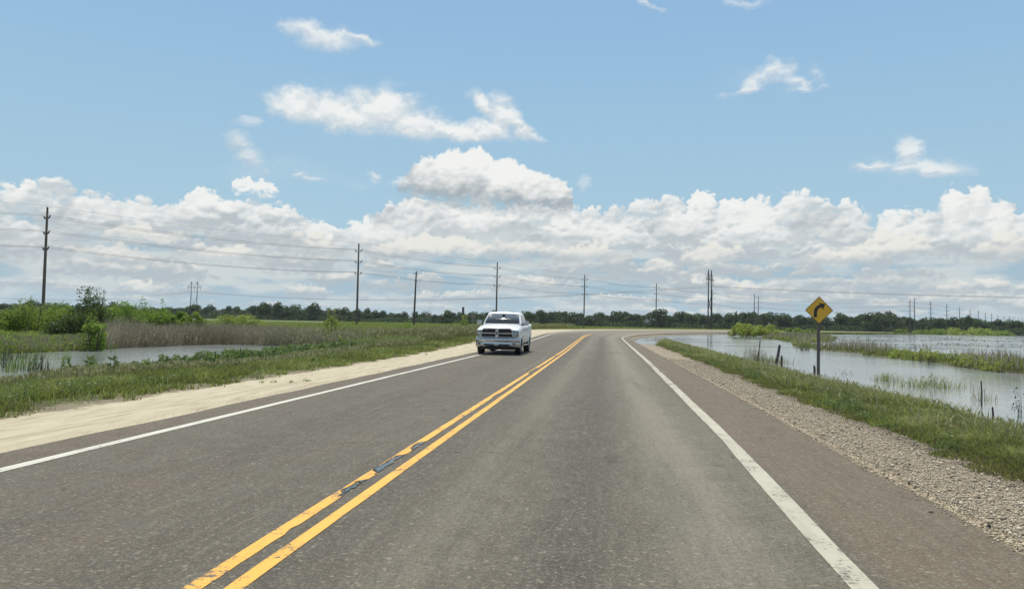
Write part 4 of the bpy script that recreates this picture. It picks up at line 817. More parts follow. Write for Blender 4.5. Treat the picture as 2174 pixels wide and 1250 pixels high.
SH = [(78, 57, 645, 150, G_BUSH, 'broad bright green willow bush left of the tall line pole', 0), (118, 60, 652, 90, G_BUSH, 'green willow bush directly in front of the leftmost line pole', 0),
      (30, 59, 662, 70, G_BUSH, 'lowest green bush at the left edge of the view', 0), (190, 55, 640, 88, G_DBUSH, 'tallest dark bush with upright shoots behind the left water', 9),
      (160, 52, 672, 100, G_DBUSH, 'dark bush under the left foot of the tallest bush', 0), (262, 62, 652, 95, G_BUSH, 'green bush right of the tallest dark bush', 0), (318, 64, 655, 90, G_BUSH, 'second green bush right of the tallest dark bush', 3), (352, 63, 668, 70, G_BUSH, 'sloping green bush left of the small H-frame', 0),
      (383, 62, 664, 44, G_BUSH, 'small green bush straight below the twin wooden H-frame', 0), (415, 60, 670, 50, G_BUSH, 'small rounded green bush right below the H-frame', 0), (470, 84, 671, 90, G_YEL, 'low pale green bush left half of the pale pair', 0), (525, 86, 674, 80, G_YEL, 'low pale green bush right half of the pale pair', 0)]
for i, (px, d, tp, w, m_, lb, tl) in enumerate(SH): shrub(px, d, tp, w, m_, lb, seed=100 + i, n=5200, leaf=.15, tall=tl)
shrub(206, 42, 688, 46, G_BUSH, 'small bright leafy bush at the far edge of the left water', seed=130, n=1500, leaf=.15, tall=2)
shrub(705, 60, 674, 34, G_YEL, 'slender yellow-green sapling behind the left fence posts', name='sapling', cat='sapling', seed=131, n=900, leaf=.14, tall=2)
shrub(868, 78, 684, 36, G_BUSH, 'small thin shrub in the meadow right of the leaning pole', seed=132, n=500, leaf=.14)
shrub(983, 66, 680, 30, G_YEL, 'wispy pale weed bush just left of the pickup', seed=133, n=420, leaf=.14, tall=3)
for i, (px, w) in enumerate([(745, 60), (800, 70), (845, 50), (905, 50), (1000, 40)]): shrub(px, 68 + i * 3, 693 + i, w, G_MEAD if i % 2 else G_BUSH, ['low green weed patch left of the rusty fence stake', 'low green weed patch behind the thin steel fence post', 'low weed patch under the thin meadow shrub', 'low weed patch between meadow shrub and pickup', 'low weed patch beside the white roadside marker'][i], name='weed_patch', cat='weeds', seed=140 + i, n=900, leaf=.14)
shrub(727, 38, 716, 22, G_YEL, 'vine-leaved weed wrapped around the rusty fence stake', name='vine_weed', cat='weed', seed=150, n=140, leaf=.14)
# bright mounds on the far islands of the flooded field
for i, (px, d, tp, w, lb) in enumerate([(1580, 150, 690, 70, 'bright yellow-green bush left half of the island beyond the water'), (1625, 156, 692, 66, 'bright yellow-green bush right half of the island beyond the water'), (1600, 150, 696, 100, 'low bright bush in the middle of the far island')]):
    shrub(px, d, tp, w, G_YEL, lb, seed=160 + i, n=2400, leaf=.38, base_z=WATER)
shrub(1700, 262, 698, 90, G_BUSH, 'low dark green thicket on the far shore left of the warning sign', name='thicket', cat='shrub', seed=165, n=900, leaf=.6)
for i, (px, d, tp, w) in enumerate([(1990, 470, 698, 40), (2030, 480, 696, 50), (2070, 490, 697, 54), (2100, 500, 700, 40), (1960, 470, 700, 40), (2130, 520, 702, 40), (1912, 440, 700, 34)]):
    shrub(px, d, tp, w, G_YEL if 0 < i < 4 else G_BUSH, 'low light green thicket on the far shore at the right', name='thicket', cat='shrub', group='low thickets along the far right shore', seed=170 + i, n=500, leaf=1.0)
# ------------------------------------------------------------------ far trees
T_LEAF = leaf_mat('tree_leaf', [(0.0, (0.022, 0.040, 0.013)), (0.5, (0.044, 0.074, 0.022)), (1.0, (0.100, 0.138, 0.038))], 0.28, tcol=(.12, .17, .04))
def tree_proto(seed, H, W, n, leaf, kind='round'):
    rs = np.random.RandomState(seed); e = empty('broadleaf_tree'); lob = []
    if kind == 'round':
        for _ in range(20):
            a = rs.uniform(0, 6.28); q = rs.uniform(0, 1) ** .6; z = rs.uniform(.06, .92); rr = W * .5 * math.sqrt(max(.05, 1 - ((z - .5) / .56) ** 2)); r = rs.uniform(.16, .26) * W
            lob.append((math.cos(a) * rr * q * .8, math.sin(a) * rr * q * .8, z * H - r * .3, r, r, r * .85))
    elif kind == 'cone':
        for k in range(13):
            z = k / 12.0; r = W * .45 * (1 - z * .88); a = rs.uniform(0, 6.28); lob.append((math.cos(a) * r * .25, math.sin(a) * r * .25, H * (.08 + .9 * z), r, r, H * .09))
    else:                                            # low spreading
        for _ in range(14):
            a = rs.uniform(0, 6.28); q = rs.uniform(0, 1) ** .5; r = rs.uniform(.13, .22) * W; lob.append((math.cos(a) * W * .42 * q, math.sin(a) * W * .42 * q, H * rs.uniform(.06, .84) * (1 - .3 * q), r, r, r * .8))
    P_, i = crown_points(rs, n, lob, .5); lt = rs.uniform(.15, .8, len(lob)); tn = lt[i] + rs.normal(0, .15, n)
    leaves('crown', P_, leaf, T_LEAF, seed, e, tint=tn, aspect=.75)
    mb = MB(); mb.tube([(0, 0, -.3), (.1, .05, H * .3), (0, 0, H * .62)], [W * .045, W * .034, W * .014], 7)
    for k in range(5):
        a = rs.uniform(0, 6.28); z = H * rs.uniform(.22, .5); mb.tube([(0, 0, z), (math.cos(a) * W * .18, math.sin(a) * W * .18, z + H * .14), (math.cos(a) * W * .34, math.sin(a) * W * .34, z + H * .24)], [W * .02, W * .013, .04], 5)
    mb.build('trunk', BARK, e); return e
protos = [tree_proto(1, 15, 16, 2600, 1.15), tree_proto(2, 15, 14, 2400, 1.1), tree_proto(3, 15, 19, 2800, 1.2, 'low'), tree_proto(4, 15, 15, 2600, 1.1), tree_proto(5, 15, 20, 2900, 1.2, 'low'), tree_proto(6, 15, 13, 2300, 1.1)]
cone = tree_proto(7, 15, 7.5, 1300, .8, 'cone')
TOP = [(-260, 640), (-100, 644), (0, 645), (70, 640), (140, 646), (250, 646), (340, 650), (425, 647), (530, 652), (548, 644), (600, 645), (640, 645), (690, 650), (740, 656), (800, 660), (860, 663), (930, 664), (1000, 664), (1060, 661), (1110, 664), (1160, 660),
       (1200, 661), (1225, 661), (1245, 664), (1300, 662), (1340, 665), (1380, 665), (1430, 664), (1500, 665), (1560, 667), (1585, 662), (1640, 664), (1690, 670), (1760, 670), (1790, 667), (1810, 669), (1835, 664), (1870, 663), (1905, 665), (1930, 671), (1965, 672), (1990, 670), (2015, 675), (2040, 672), (2055, 670), (2072, 677), (2120, 679), (2174, 679), (2300, 680), (2500, 684)]
TX, TY = zip(*TOP); used = {}
def far_d(px): return float(np.interp(px, [-300, 0, 300, 540, 700, 900, 1300, 1700, 2174, 2500], [760, 740, 720, 640, 620, 600, 600, 620, 680, 720]))
def place_tree(px, d, top, label, group=None, proto=None, wk=1.0, rs=np.random):
    a = math.atan2(px - 1087, F_PX); x0, y0 = math.sin(a) * d, math.cos(a) * d; yh = 664 + .0199 * px
    H = EYE + (yh - top) * d * math.cos(a) / F_PX + 0.2; p = protos[proto] if isinstance(proto, int) else proto
    if p.name not in used: r = p; used[p.name] = 1
    else: r = copy_tree(p)
    r.location = (x0, y0, -0.15); r.rotation_euler = (0, 0, rs.uniform(0, 6.28)); k = H / 15.0; r.scale = (k * wk * rs.uniform(.85, 1.25), k * wk * rs.uniform(.85, 1.25), k)
    for q in ('group',):
        if q in r: del r[q]
    return tag(r, label, 'tree', group)
rs = np.random.RandomState(21); px = -190.0; cnt = 0
place_tree(945, 540, 656, 'dark round tree standing forward of the wood left of the pickup', proto=0, wk=1.1, rs=rs)
place_tree(1401, 560, 655, 'tall round-crowned tree behind the fifth line pole', proto=3, wk=1.05, rs=rs)
place_tree(563, 640, 643, 'tall round tree where the left wood steps up', proto=1, wk=1.05, rs=rs)
place_tree(1151, 580, 656, 'round-topped tree just right of the pickup', proto=5, wk=1.0, rs=rs)
place_tree(1208, 590, 656, 'broad round tree between pickup and fourth line pole', proto=4, wk=.9, rs=rs)
place_tree(1564, 560, 662, 'narrow pointed dark evergreen between the two pairs of poles', proto=cone, wk=1.0, rs=rs)
place_tree(1603, 580, 658, 'bushy tree behind the pair of leaning line poles', proto=2, wk=.95, rs=rs)
place_tree(1860, 620, 662, 'broad tree rising above the wood right of the warning sign', proto=4, wk=.9, rs=rs)
place_tree(2052, 640, 668, 'dark tree poking above the wood between the receding poles', proto=5, wk=.75, rs=rs)
while px < 2370:
    d = far_d(px) * rs.uniform(.97, 1.06); top = float(np.interp(px, TX, TY)) + rs.normal(1.2, 3.0); H = (664 + .0199 * px - top)
    place_tree(px, d, top, 'dark broadleaf tree in the front row of the far wood', 'front row trees of the far wood', proto=int(rs.randint(0, 6)), wk=1.0, rs=rs); px += rs.uniform(9, 16); cnt += 1
px = -200.0
while px < 2370:
    d = far_d(px) * rs.uniform(1.12, 1.25); top = float(np.interp(px, TX, TY)) + rs.uniform(0, 5)
    place_tree(px, d, top, 'dark broadleaf tree closing the gaps behind the front row', 'back row trees of the far wood', proto=int(rs.randint(0, 6)), wk=1.15, rs=rs); px += rs.uniform(20, 30); cnt += 1
# bushy skirt under the wood
P_ = []
rs = np.random.RandomState(77)
for q in range(30000):
    px = rs.uniform(-200, 2370); d = far_d(px) * rs.uniform(.955, 1.0); a = math.atan2(px - 1087, F_PX); hm = 2.2 + 3.5 * (0.5 + 0.5 * math.sin(px * .05) * math.sin(px * .021 + 1))
    P_.append((math.sin(a) * d, math.cos(a) * d, rs.uniform(0, 1) * hm))
leaves('undergrowth', np.array(P_), 1.25, T_LEAF, 5, None, tint=rs.normal(.35, .22, len(P_)))['kind'] = 'stuff'
tag(bpy.data.objects['undergrowth'], 'dense bushy undergrowth along the foot of the far wood', 'undergrowth')
# bare dead trees in front of the wood
def dead_tree(px, d, top, label, seed):
    a = math.atan2(px - 1087, F_PX); x0, y0 = math.sin(a) * d, math.cos(a) * d; H = EYE + (664 + .0199 * px - top) * d / F_PX; rs = np.random.RandomState(seed)
    e = empty('dead_tree', (x0, y0, -.1), 0, label, 'dead tree'); mb = MB(); mb.tube([(0, 0, -.3), (.2, 0, H * .45), (.1, .1, H * .8)], [.3, .22, .08], 6); mb.build('trunk', DEADWOOD, e)
    mb = MB()
    for k in range(22):
        z = H * rs.uniform(.3, .8); b_ = rs.uniform(0, 6.28); L = H * rs.uniform(.15, .36); p1 = (math.cos(b_) * L * .5, math.sin(b_) * L * .5, z + L * .35); p2 = (math.cos(b_) * L, math.sin(b_) * L, min(z + L * .95, H))
        mb.tube([(0.1, 0, z), p1, p2], [.13, .09, .04], 4)
        for j in range(2): mb.tube([p1, (p1[0] + rs.normal(0, .9), p1[1] + rs.normal(0, .9), p1[2] + rs.uniform(.6, 1.8))], [.06, .03], 4)
    mb.build('branches', DEADWOOD, e)
dead_tree(878, 520, 660, 'bare dead tree straight behind the leaning pole', 1); dead_tree(908, 520, 655, 'widest bare dead tree between leaning pole and dark round tree', 2); dead_tree(1004, 520, 660, 'bare dead tree just left of the pickup roof', 3)
# square brick chimney above the trees
x0, y0 = [v for v in (math.sin(math.atan2(984 - 1087, F_PX)) * 560, math.cos(math.atan2(984 - 1087, F_PX)) * 560)]
ch = empty('chimney_stack', (x0, y0, -.1), 0, 'lone dark square stack rising above the trees left of the pickup', 'chimney')
BRK = simple('dark_brick', (0.075, 0.062, 0.055), .9, scale=3)
MB().box((0, 0, 6.2), (1.9, 1.9, 12.6), taper=.86).build('shaft', BRK, ch); MB().box((0, 0, 12.66), (1.9, 1.9, .5)).build('cap', simple('stack_cap', (.05, .05, .05), .8), ch)
# ------------------------------------------------------------------ power lines
WOOD = simple('creosoted_wood', (0.105, 0.080, 0.066), .85, scale=2.0, var=.3); WOODD = simple('dark_pole_wood', (0.060, 0.050, 0.044), .85, scale=2.0, var=.25)
INS = simple('polymer_insulator', (0.055, 0.060, 0.065), .5); STEEL = simple('galvanised_steel', (0.32, 0.33, 0.34), .5, .6); WIRE = simple('aluminium_wire', (0.17, 0.18, 0.19), .6, .2)
LDIR = Vector((math.sin(H2), math.cos(H2), 0)); LPER = Vector((math.cos(H2), -math.sin(H2), 0))
def at_height(px, py, H):
    d = ray(px, py); t = (H - EYE) / d[2]; return float(d[0] * t), float(d[1] * t)
LEV = [-2.6, -5.9, -9.3]
def make_pole(H=24.5, mat=WOOD, sides=(-1, 1)):
    e = empty('power_pole'); mb = MB(); mb.tube([(0, 0, -1.0), (0, 0, H * .35), (0, 0, H * .7), (0, 0, H - .3)], [.34, .30, .25, .19], 12); mb.build('shaft', mat, e, smooth=False)
    mb = MB(); mb.tube([(-.12, 0, H - 1.6), (-.14, 0, H + .05)], .035, 6); mb.build('peak_bracket', STEEL, e)
    for z in LEV:
        for sd_ in sides:
            q = LPER * sd_; f = lambda r, dz: tuple(q * r + Vector((0, 0, H + z + dz)))
            mb = MB(); mb.tube([f(.15, -.45), f(.75, -.25), f(1.05, -.05)], .045, 6); bk = mb.build('bracket', STEEL, e)
            pts = [f(.95 + .075 * k, -.13 + .062 * k) for k in range(10)]; mb = MB(); mb.tube(pts, [.09 if k % 2 else .16 for k in range(10)], 8); mb.build('insulator', INS, bk)
    return e
HP = 24.5
line = [(101, 437, 'tallest line pole on the left, nearest of the power line', 0), (762, 515, 'second line pole, between the H-frame and the leaning pole', 0), (1056, 555, 'line pole standing right behind the pickup', 0), (1241, 582, 'line pole just right of the pickup above the bend', .3), (1393.5, 601, 'fifth line pole beside the tall round tree', .2),
        (1512, 614, 'shorter slim line pole right against the twin-pole tower', 0), (1610, 627, 'slimmer right pole of the pair behind the yellow-green island', 0)]
pts = []; base_pole = make_pole(); one_side = make_pole(sides=(1,)); left_side = make_pole(sides=(-1,)); first = {}
def put_pole(proto, x, y, label, group=None, lean=0.0):
    r = proto if proto.name not in first else copy_tree(proto); first[proto.name] = 1; r.location = (x, y, 0); r.rotation_euler = (0, lean, 0)
    if 'group' in r: del r['group']
    return tag(r, label, 'power pole', group)
for i, (px, py, lb, lean) in enumerate(line):
    x, y = at_height(px, py, HP); pts.append((x, y)); put_pole(base_pole if i < 5 else one_side, x, y, lb, lean=RAD(lean))
bx, by = at_height(1601.5, 618, HP + 1.5); put_pole(one_side, bx, by, 'darker left pole of the pair behind the yellow-green island'); endB = [(bx, by)]
x8, y8 = at_height(1932, 634, HP); put_pole(left_side, x8, y8, 'left pole of the close pair at the corner of the line on the right'); pts.append((x8, y8))
xb, yb = at_height(1941.5, 627, HP + 1.5); put_pole(left_side, xb, yb, 'right and taller pole of the close pair at the corner of the line'); endB.append((xb, yb))
for i, (px, py) in enumerate([(1976, 639), (2010, 645), (2037, 651), (2059.5, 655), (2077, 658), (2092, 662), (2105, 664.6), (2118.5, 666.8), (2131.5, 668.5), (2143, 670.5), (2153, 672.5), (2162, 674), (2170, 675.2)]):
    x, y = at_height(px, py, HP); pts.append((x, y)); put_pole(base_pole, x, y, ['first line pole right of the close corner pair', 'second line pole right of the close corner pair'][i] if i < 2 else 'receding line pole at the right edge', None if i < 2 else 'receding line poles at the right')
x0, y0 = 2 * pts[0][0] - pts[1][0], 2 * pts[0][1] - pts[1][1]; pts.insert(0, (x0, y0))
def wire(att, sagk, rad, label, group='conductors of the roadside power line'):
    mb = MB()
    for a, b in zip(att[:-1], att[1:]):
        a = Vector(a); b = Vector(b); L = (b - a).length; sag = sagk * L * L / 8.0; P_ = []
        for k in range(17): u = k / 16.0; p = a.lerp(b, u); p.z -= 4 * sag * u * (1 - u); P_.append(p)
        mb.tube(P_, rad, 4, caps=False)
    tag(mb.build('overhead_wire', WIRE, None), label, 'power line wire', group)
NM = {0: 'upper', 1: 'middle', 2: 'lower'}
for j, z in enumerate(LEV):
    for sd_ in (-1, 1):
        A_ = []
        for k, (x, y) in enumerate(pts):
            s_ = sd_ if not (k >= 6 and k <= 8) else (1 if k < 8 else -1); o_ = (0.55 if (k in (6, 7, 8) and sd_ == -1) else 1.66)
            q = LPER * s_ * o_; A_.append((x + q.x, y + q.y, HP + z + .45))
        wire(A_, .00145, .034, '%s %s conductor strung along the whole row of line poles' % (NM[j], 'left' if sd_ < 0 else 'right'))
wire([(x - .14, y, HP + .05) for x, y in pts], .0011, .020, 'thin shield wire on the very tops of the line poles')
for z in LEV: wire([(endB[0][0] + LPER.x * 1.6, endB[0][1] + LPER.y * 1.6, HP + z + .45), (endB[1][0] - LPER.x * 1.6, endB[1][1] - LPER.y * 1.6, HP + z + .45)], .0009, .034, 'conductor hung between the two pole pairs on the right', 'conductors between the pole pairs')
# leaning distribution pole
x, y = at_height(883.5, 576, 17.0); e = empty('leaning_pole', (x, y, 0), 0, 'lone dark leaning pole between the second and third line poles', 'utility pole'); e.rotation_euler = (0, RAD(1.4), 0); e.location.x -= .35
MB().tube([(0, 0, -1), (0, 0, 8), (0, 0, 17)], [.34, .28, .20], 10).build('shaft', WOODD, e)
for z, w in ((16.3, .9), (14.0, .7)): MB().box((0, 0, z), (w * 2, .12, .14), rz=-.6).build('crossarm', WOODD, e)
mb = MB(); mb.tube([(.3, 0, 16.2), (1.0, 0, 14.6), (1.35, 0, 13.2)], .03, 4); mb.tube([(.3, 0, 13.9), (.9, 0, 12.0), (1.35, 0, 10.6)], .03, 4); mb.build('hanging_lead', WIRE, e)
wire([(pts[2][0] + .4, pts[2][1], HP - 8.2), (x, y, 16.4), (pts[3][0] - .4, pts[3][1], HP - 7.2)], .0012, .026, 'thin line passing over the lone leaning pole', 'lines over the leaning pole')
# H-frame towers
def h_frame(label, x, y, H, gap, rz, thick=.27):
    e = empty('h_frame_tower', (x, y, 0), rz, label, 'power tower')
    for k in (-1, 1): MB().tube([(k * gap / 2, 0, -1), (k * gap / 2, 0, H * .5), (k * gap / 2, 0, H)], [thick * 1.25, thick, thick * .7], 10).build('post', WOODD, e)
    zc = H * .84; MB().box((0, .3, zc), (gap * 2.1, .22, .26)).build('crossarm', WOODD, e); MB().box((0, -.3, zc), (gap * 2.1, .22, .26)).build('crossarm', WOODD, e)
    MB().tube([(-gap / 2, 0, H - .3), (gap / 2, 0, H - .3)], .05, 5).build('top_tie', STEEL, e)
    for a, b in (((-gap / 2, H - .4), (0, zc)), ((gap / 2, H - .4), (0, zc)), ((gap / 2, H - .4), (gap * 1.0, zc)), ((-gap / 2, H - .4), (-gap * 1.0, zc)), ((-gap / 2, H * .58), (gap / 2, H * .30)), ((gap / 2, H * .58), (-gap / 2, H * .30))):
        MB().tube([(a[0], .08, a[1]), (b[0], .08, b[1])], .10, 5).build('brace', WOODD, e)
    for k in (-1, 0, 1): MB().tube([(k * gap, 0, zc - .1 - .22 * j) for j in range(13)], [.06 if j % 2 else .15 for j in range(13)], 6).build('insulator_string', INS, e)
    return e
hx, hy = at_height(413, 597.5, 26.0); tx, ty = at_height(1507.5, 573, 26.0); HD = math.atan2(ty - hy, tx - hx)
h_frame('twin-post wooden H-frame tower above the bushes on the left', hx, hy, 26.0, 4.9, RAD(-14))
h_frame('tallest twin-pole tower seen nearly edge-on right of the bend', tx, ty, 26.0, 4.6, RAD(59))
nx_, ny_ = tx + (tx - hx), ty + (ty - hy); px_, py_ = hx - (tx - hx), hy - (ty - hy)
for k in (-1, 0, 1):
    o1 = (math.cos(RAD(-14)) * 4.9 * k, math.sin(RAD(-14)) * 4.9 * k); o2 = (math.cos(RAD(59)) * 4.6 * k, math.sin(RAD(59)) * 4.6 * k)
    wire([(px_, py_ + k * 4.6, 19), (hx + o1[0], hy + o1[1], 18.9), (tx + o2[0], ty + o2[1], 18.9), (nx_ + o2[0], ny_ + o2[1], 19)], .00036, .045 if k == 1 else .030, 'long wire between the H-frame and the twin-pole tower', 'wires of the H-frame line')
# ------------------------------------------------------------------ road signs
YS = simple('sign_yellow', (0.72, 0.375, 0.030), .42, scale=3, var=.05, spec=.4); BL = simple('sign_black', (0.018, 0.018, 0.018), .5); SB = simple('sign_back_aluminium', (0.46, 0.47, 0.47), .45, .3); PW = simple('weathered_post_wood', (0.105, 0.092, 0.082), .85, scale=5, var=.3)
def diamond(e, zc, hd, y0, face, back=False):
    MB().prism([(0, zc - hd), (hd, zc), (0, zc + hd), (-hd, zc)], y0, y0 + .004).build('panel', face, e)
    if not back: return
sx, sy = un(1738.5, 793, -.30); sz = gz(sx, sy)
e = empty('curve_sign', (sx, sy, sz), -H0 + RAD(4), 'yellow diamond warning sign with a black curved arrow on a grey wooden post', 'road sign')
ZC = 2.19 - sz; hd = .545; r = .03
pl = MB(); outl = []
for k in range(4):
    cx_, cz_ = [(0, -1), (1, 0), (0, 1), (-1, 0)][k]; a0 = [225, 315, 45, 135][k]
    for j in range(5): a = RAD(a0 + 90 * j / 4.0); outl.append((cx_ * (hd - r * 1.4) + math.cos(a) * r, ZC + cz_ * (hd - r * 1.4) + math.sin(a) * r))
pl.prism(outl, -.002, .002); pl.build('panel', YS, e)
def scaled(k): return [(x * k, ZC + (z - ZC) * k) for x, z in outl]
o1, o2 = scaled(.992), scaled(.948); n_ = len(o1); mb = MB(); mb.add([(x, -.0045, z) for x, z in o1 + o2] + [(x, -.0021, z) for x, z in o1 + o2], [(i, (i + 1) % n_, n_ + (i + 1) % n_, n_ + i) for i in range(n_)] + [(2 * n_ + i, 3 * n_ + i, 3 * n_ + (i + 1) % n_, 2 * n_ + (i + 1) % n_) for i in range(n_)]); mb.build('border', BL, e)
ar = [(500, 421), (500, 352), (505, 330), (516, 308), (532, 290), (552, 277), (572, 270), (553, 252), (631, 263), (601, 336), (590, 303), (572, 307), (556, 318), (544, 335), (538, 352), (536, 372), (536, 421)]
MB().prism([((x - 560) / 161 * .539, ZC + (337 - y) / 161 * .539) for x, y in ar], -.0048, -.0021).build('curved_arrow', BL, e)
MB().box((0, .065, (ZC + .25) / 2 - .2), (.10, .10, ZC + .65)).build('post', PW, e, bevel=.008)
for z in (-.28, .22): MB().tube([(0, -.012, ZC + z), (0, .13, ZC + z)], .009, 6).build('bolt', STEEL, e)
def back_sign(px, pyc, d, hd, label, col, rz=0.0, H=None):
    a = (px - 1087) / F_PX; x, y = a * d, d; s, t = road_st(x, y); z0 = gz(x, y); zc = EYE + (664 + .0199 * px - pyc) * d / F_PX - z0
    e = empty('road_sign', (x, y, z0), rz, label, 'road sign'); MB().prism([(0, zc - hd), (hd, zc), (0, zc + hd), (-hd, zc)], 0, .004).build('panel', col, e); MB().box((0, -.06, zc / 2 + .05), (.10, .09, zc + .6)).build('post', PW, e)
    if hd > .5: MB().box((0, -.11, zc), (.05, .012, hd * 1.5)).build('stiffener', STEEL, e)
back_sign(1374, 681.5, 176, .62, 'grey back of a diamond sign on the outside of the bend', SB, -.45)
back_sign(1633.5, 687, 372, .72, 'small faraway sign above the yellow-green island', SB, -.6)
back_sign(1893, 693, 560, .9, 'tiny pale roadside sign far away right of the warning sign', SB, -.6)
# small white round marker left of the pickup
mx_, my_ = un(994, 713.5, -.05); e = empty('roadside_marker', (mx_, my_, gz(mx_, my_)), 0, 'small round white marker on a thin stake left of the pickup', 'road marker'); WP = simple('white_plastic', (.80, .80, .78), .5)
zc = EYE + (684.3 - 706.8) * my_ / F_PX - gz(mx_, my_); k = my_ / F_PX
MB().prism([(math.cos(a) * 3.9 * k, zc + math.sin(a) * 3.1 * k) for a in np.linspace(0, 2 * math.pi, 20, endpoint=False)], -.01, .01).build('disc', WP, e); MB().tube([(0, .03, -.2), (0, .03, zc)], .012, 6).build('stake', STEEL, e)
# fence posts
def post(px, py, h, r, lean, mat, label, name='fence_post', zz=WATER, kind='wood'):
    x, y = un(px, py, zz); e = empty(name, (x, y, zz), 0, label, 'fence post'); e.rotation_euler = (RAD(lean * .2), RAD(lean), RAD(20))
    mb = MB()
    if kind == 'wood': mb.tube([(0, 0, -.3), (0.01, 0, h * .5), (0, 0.01, h * .97), (0, 0, h)], [r, r * .97, r * .85, r * .5], 8); mb.build('post_shaft', mat, e)
    else: mb.box((0, 0, h / 2 - .15), (.045, .006, h + .3)); mb.box((0, .02, h / 2 - .15), (.006, .036, h + .3)); mb.build('post_shaft', mat, e)
    for z in (.35, .6, .85):
        if z < h: MB().tube([(-.06, -r - .01, z * h), (.06, -r - .01, z * h)], .006, 4).build('wire_clip', STEEL, e)
RUST = simple('rusty_steel', (0.085, 0.052, 0.036), .9, scale=20, var=.35); OLD = simple('old_post_wood', (0.075, 0.062, 0.05), .95, scale=10, var=.35)
post(1648, 772, .98, .07, 11, OLD, 'thick dark fence post leaning right in the flooded grass'); post(1609, 769, 1.15, .03, 6, RUST, 'thin taller fence post leaning right beside brown reeds', kind='steel'); post(1659, 780, .55, .045, 2, OLD, 'short dark stub of a post right of the thick leaning one')
post(1729, 794, .34, .045, 0, OLD, 'tiny dark stub in the water left of the warning sign post'); post(2107, 893, .28, .02, 3, OLD, 'thin dark stake at the grass edge on the far right')
post(2084, 862, .62, .018, 0, OLD, 'thin bare stake among the reeds near the right edge')
x_, y_ = un(725, 726, -.2); post(725, 726, .62, .075, 0, OLD, 'thick dark fence post with vines left of the steel one', zz=-.2); post(804, 736, .72, .03, -1, RUST, 'thin dark steel fence post standing in the pale grass', zz=-.15, kind='steel')
# weeds sprouting from the sandy shoulder
for i, (px, py) in enumerate([(652, 808), (617, 811), (583, 811), (557, 812), (905, 752)]):
    x, y = un(px, py, .0); rs = np.random.RandomState(300 + i); e = empty('shoulder_weed', (x, y, 0), 0, 'small dark weed growing through the sandy shoulder', 'weed', 'weeds in the sandy shoulder'); P_ = rs.normal(0, .035, (22, 3)); P_[:, 2] = np.abs(P_[:, 2]) * .5; leaves('leaves', P_, .05, G_WEED, i, e)
# ------------------------------------------------------------------ vehicles
PAINT = simple('white_car_paint', (0.86, 0.86, 0.85), .35, 0, .02, spec=.5, coat=.4); CHROME = simple('chrome', (0.48, 0.48, 0.50), .16, 1.0, .04); GLASS = simple('dark_car_glass', (0.020, 0.026, 0.030), .04, 0, .1, spec=.8, coat=.5); RUB = simple('tyre_rubber', (0.022, 0.022, 0.023), .85); BLK = simple('black_plastic', (0.020, 0.020, 0.022), .6)
GRM = simple('grille_mesh', (0.030, 0.026, 0.026), .5, .4, scale=60, var=.5); LAMP = simple('headlamp_lens', (0.15, 0.17, 0.18), .08, .55, .4, scale=25, coat=1.0); RIM = simple('alloy_rim', (0.45, 0.46, 0.47), .3, .9); AMB = simple('amber_lens', (0.55, 0.22, 0.03), .2); SILV = simple('silver_badge', (.42, .42, .44), .3, .9)
def loft(name, st, mat, parent, bevel=0.0):
    """st: list of (y, [(x, z) half section, bottom to top centre])"""
    vs = []; fs = []; n = len(st[0][1])
    for y, sec in st:
        vs += [(-x, y, z) for x, z in sec] + [(x, y, z) for x, z in reversed(sec[:-1])]
    m = 2 * n - 1
    for i in range(len(st) - 1):
        for k in range(m): k2 = (k + 1) % m; fs.append((i * m + k, i * m + k2, (i + 1) * m + k2, (i + 1) * m + k))
    fs.append(tuple(range(m))); fs.append(tuple((len(st) - 1) * m + k for k in range(m - 1, -1, -1)))
    o = MB().add(vs, fs).build(name, mat, parent, bevel, smooth=True)
    for p in (o.data.polygons[-1], o.data.polygons[-2]): p.use_smooth = False
    return o
def lathe_x(prof, n=28):
    vs = []; fs = []
    for k in range(n):
        a = 2 * math.pi * k / n
        for x, r in prof: vs.append((x, math.cos(a) * r, math.sin(a) * r))
    m = len(prof)
    for k in range(n):
        for j in range(m - 1): fs.append((k * m + j, k * m + j + 1, ((k + 1) % n) * m + j + 1, ((k + 1) % n) * m + j))
    return vs, fs
def wheel(parent, x, y, r, w, sgn):
    e = MB().add(*lathe_x([(-w / 2 + .02, r * .62), (-w / 2, r * .75), (-w / 2 + .01, r * .93), (-w / 2 + .05, r), (w / 2 - .05, r), (w / 2 - .01, r * .93), (w / 2, r * .75), (w / 2 - .02, r * .62)])).build('tyre', RUB, parent, smooth=True, loc=(x, y, r))
    q = MB().add(*lathe_x([(sgn * (w / 2 - .03), r * .64), (sgn * (w / 2 - .06), r * .6), (sgn * (w / 2 - .10), r * .3), (sgn * (w / 2 - .04), r * .18), (sgn * (w / 2 - .03), 0.001)]))
    for k in range(5):
        a = k * 2 * math.pi / 5; q.box((sgn * (w / 2 - .05), math.cos(a) * r * .38, math.sin(a) * r * .38), (.04, r * .5, r * .16), rx=a)
    o = q.build('rim', RIM, parent, loc=(x, y, r))
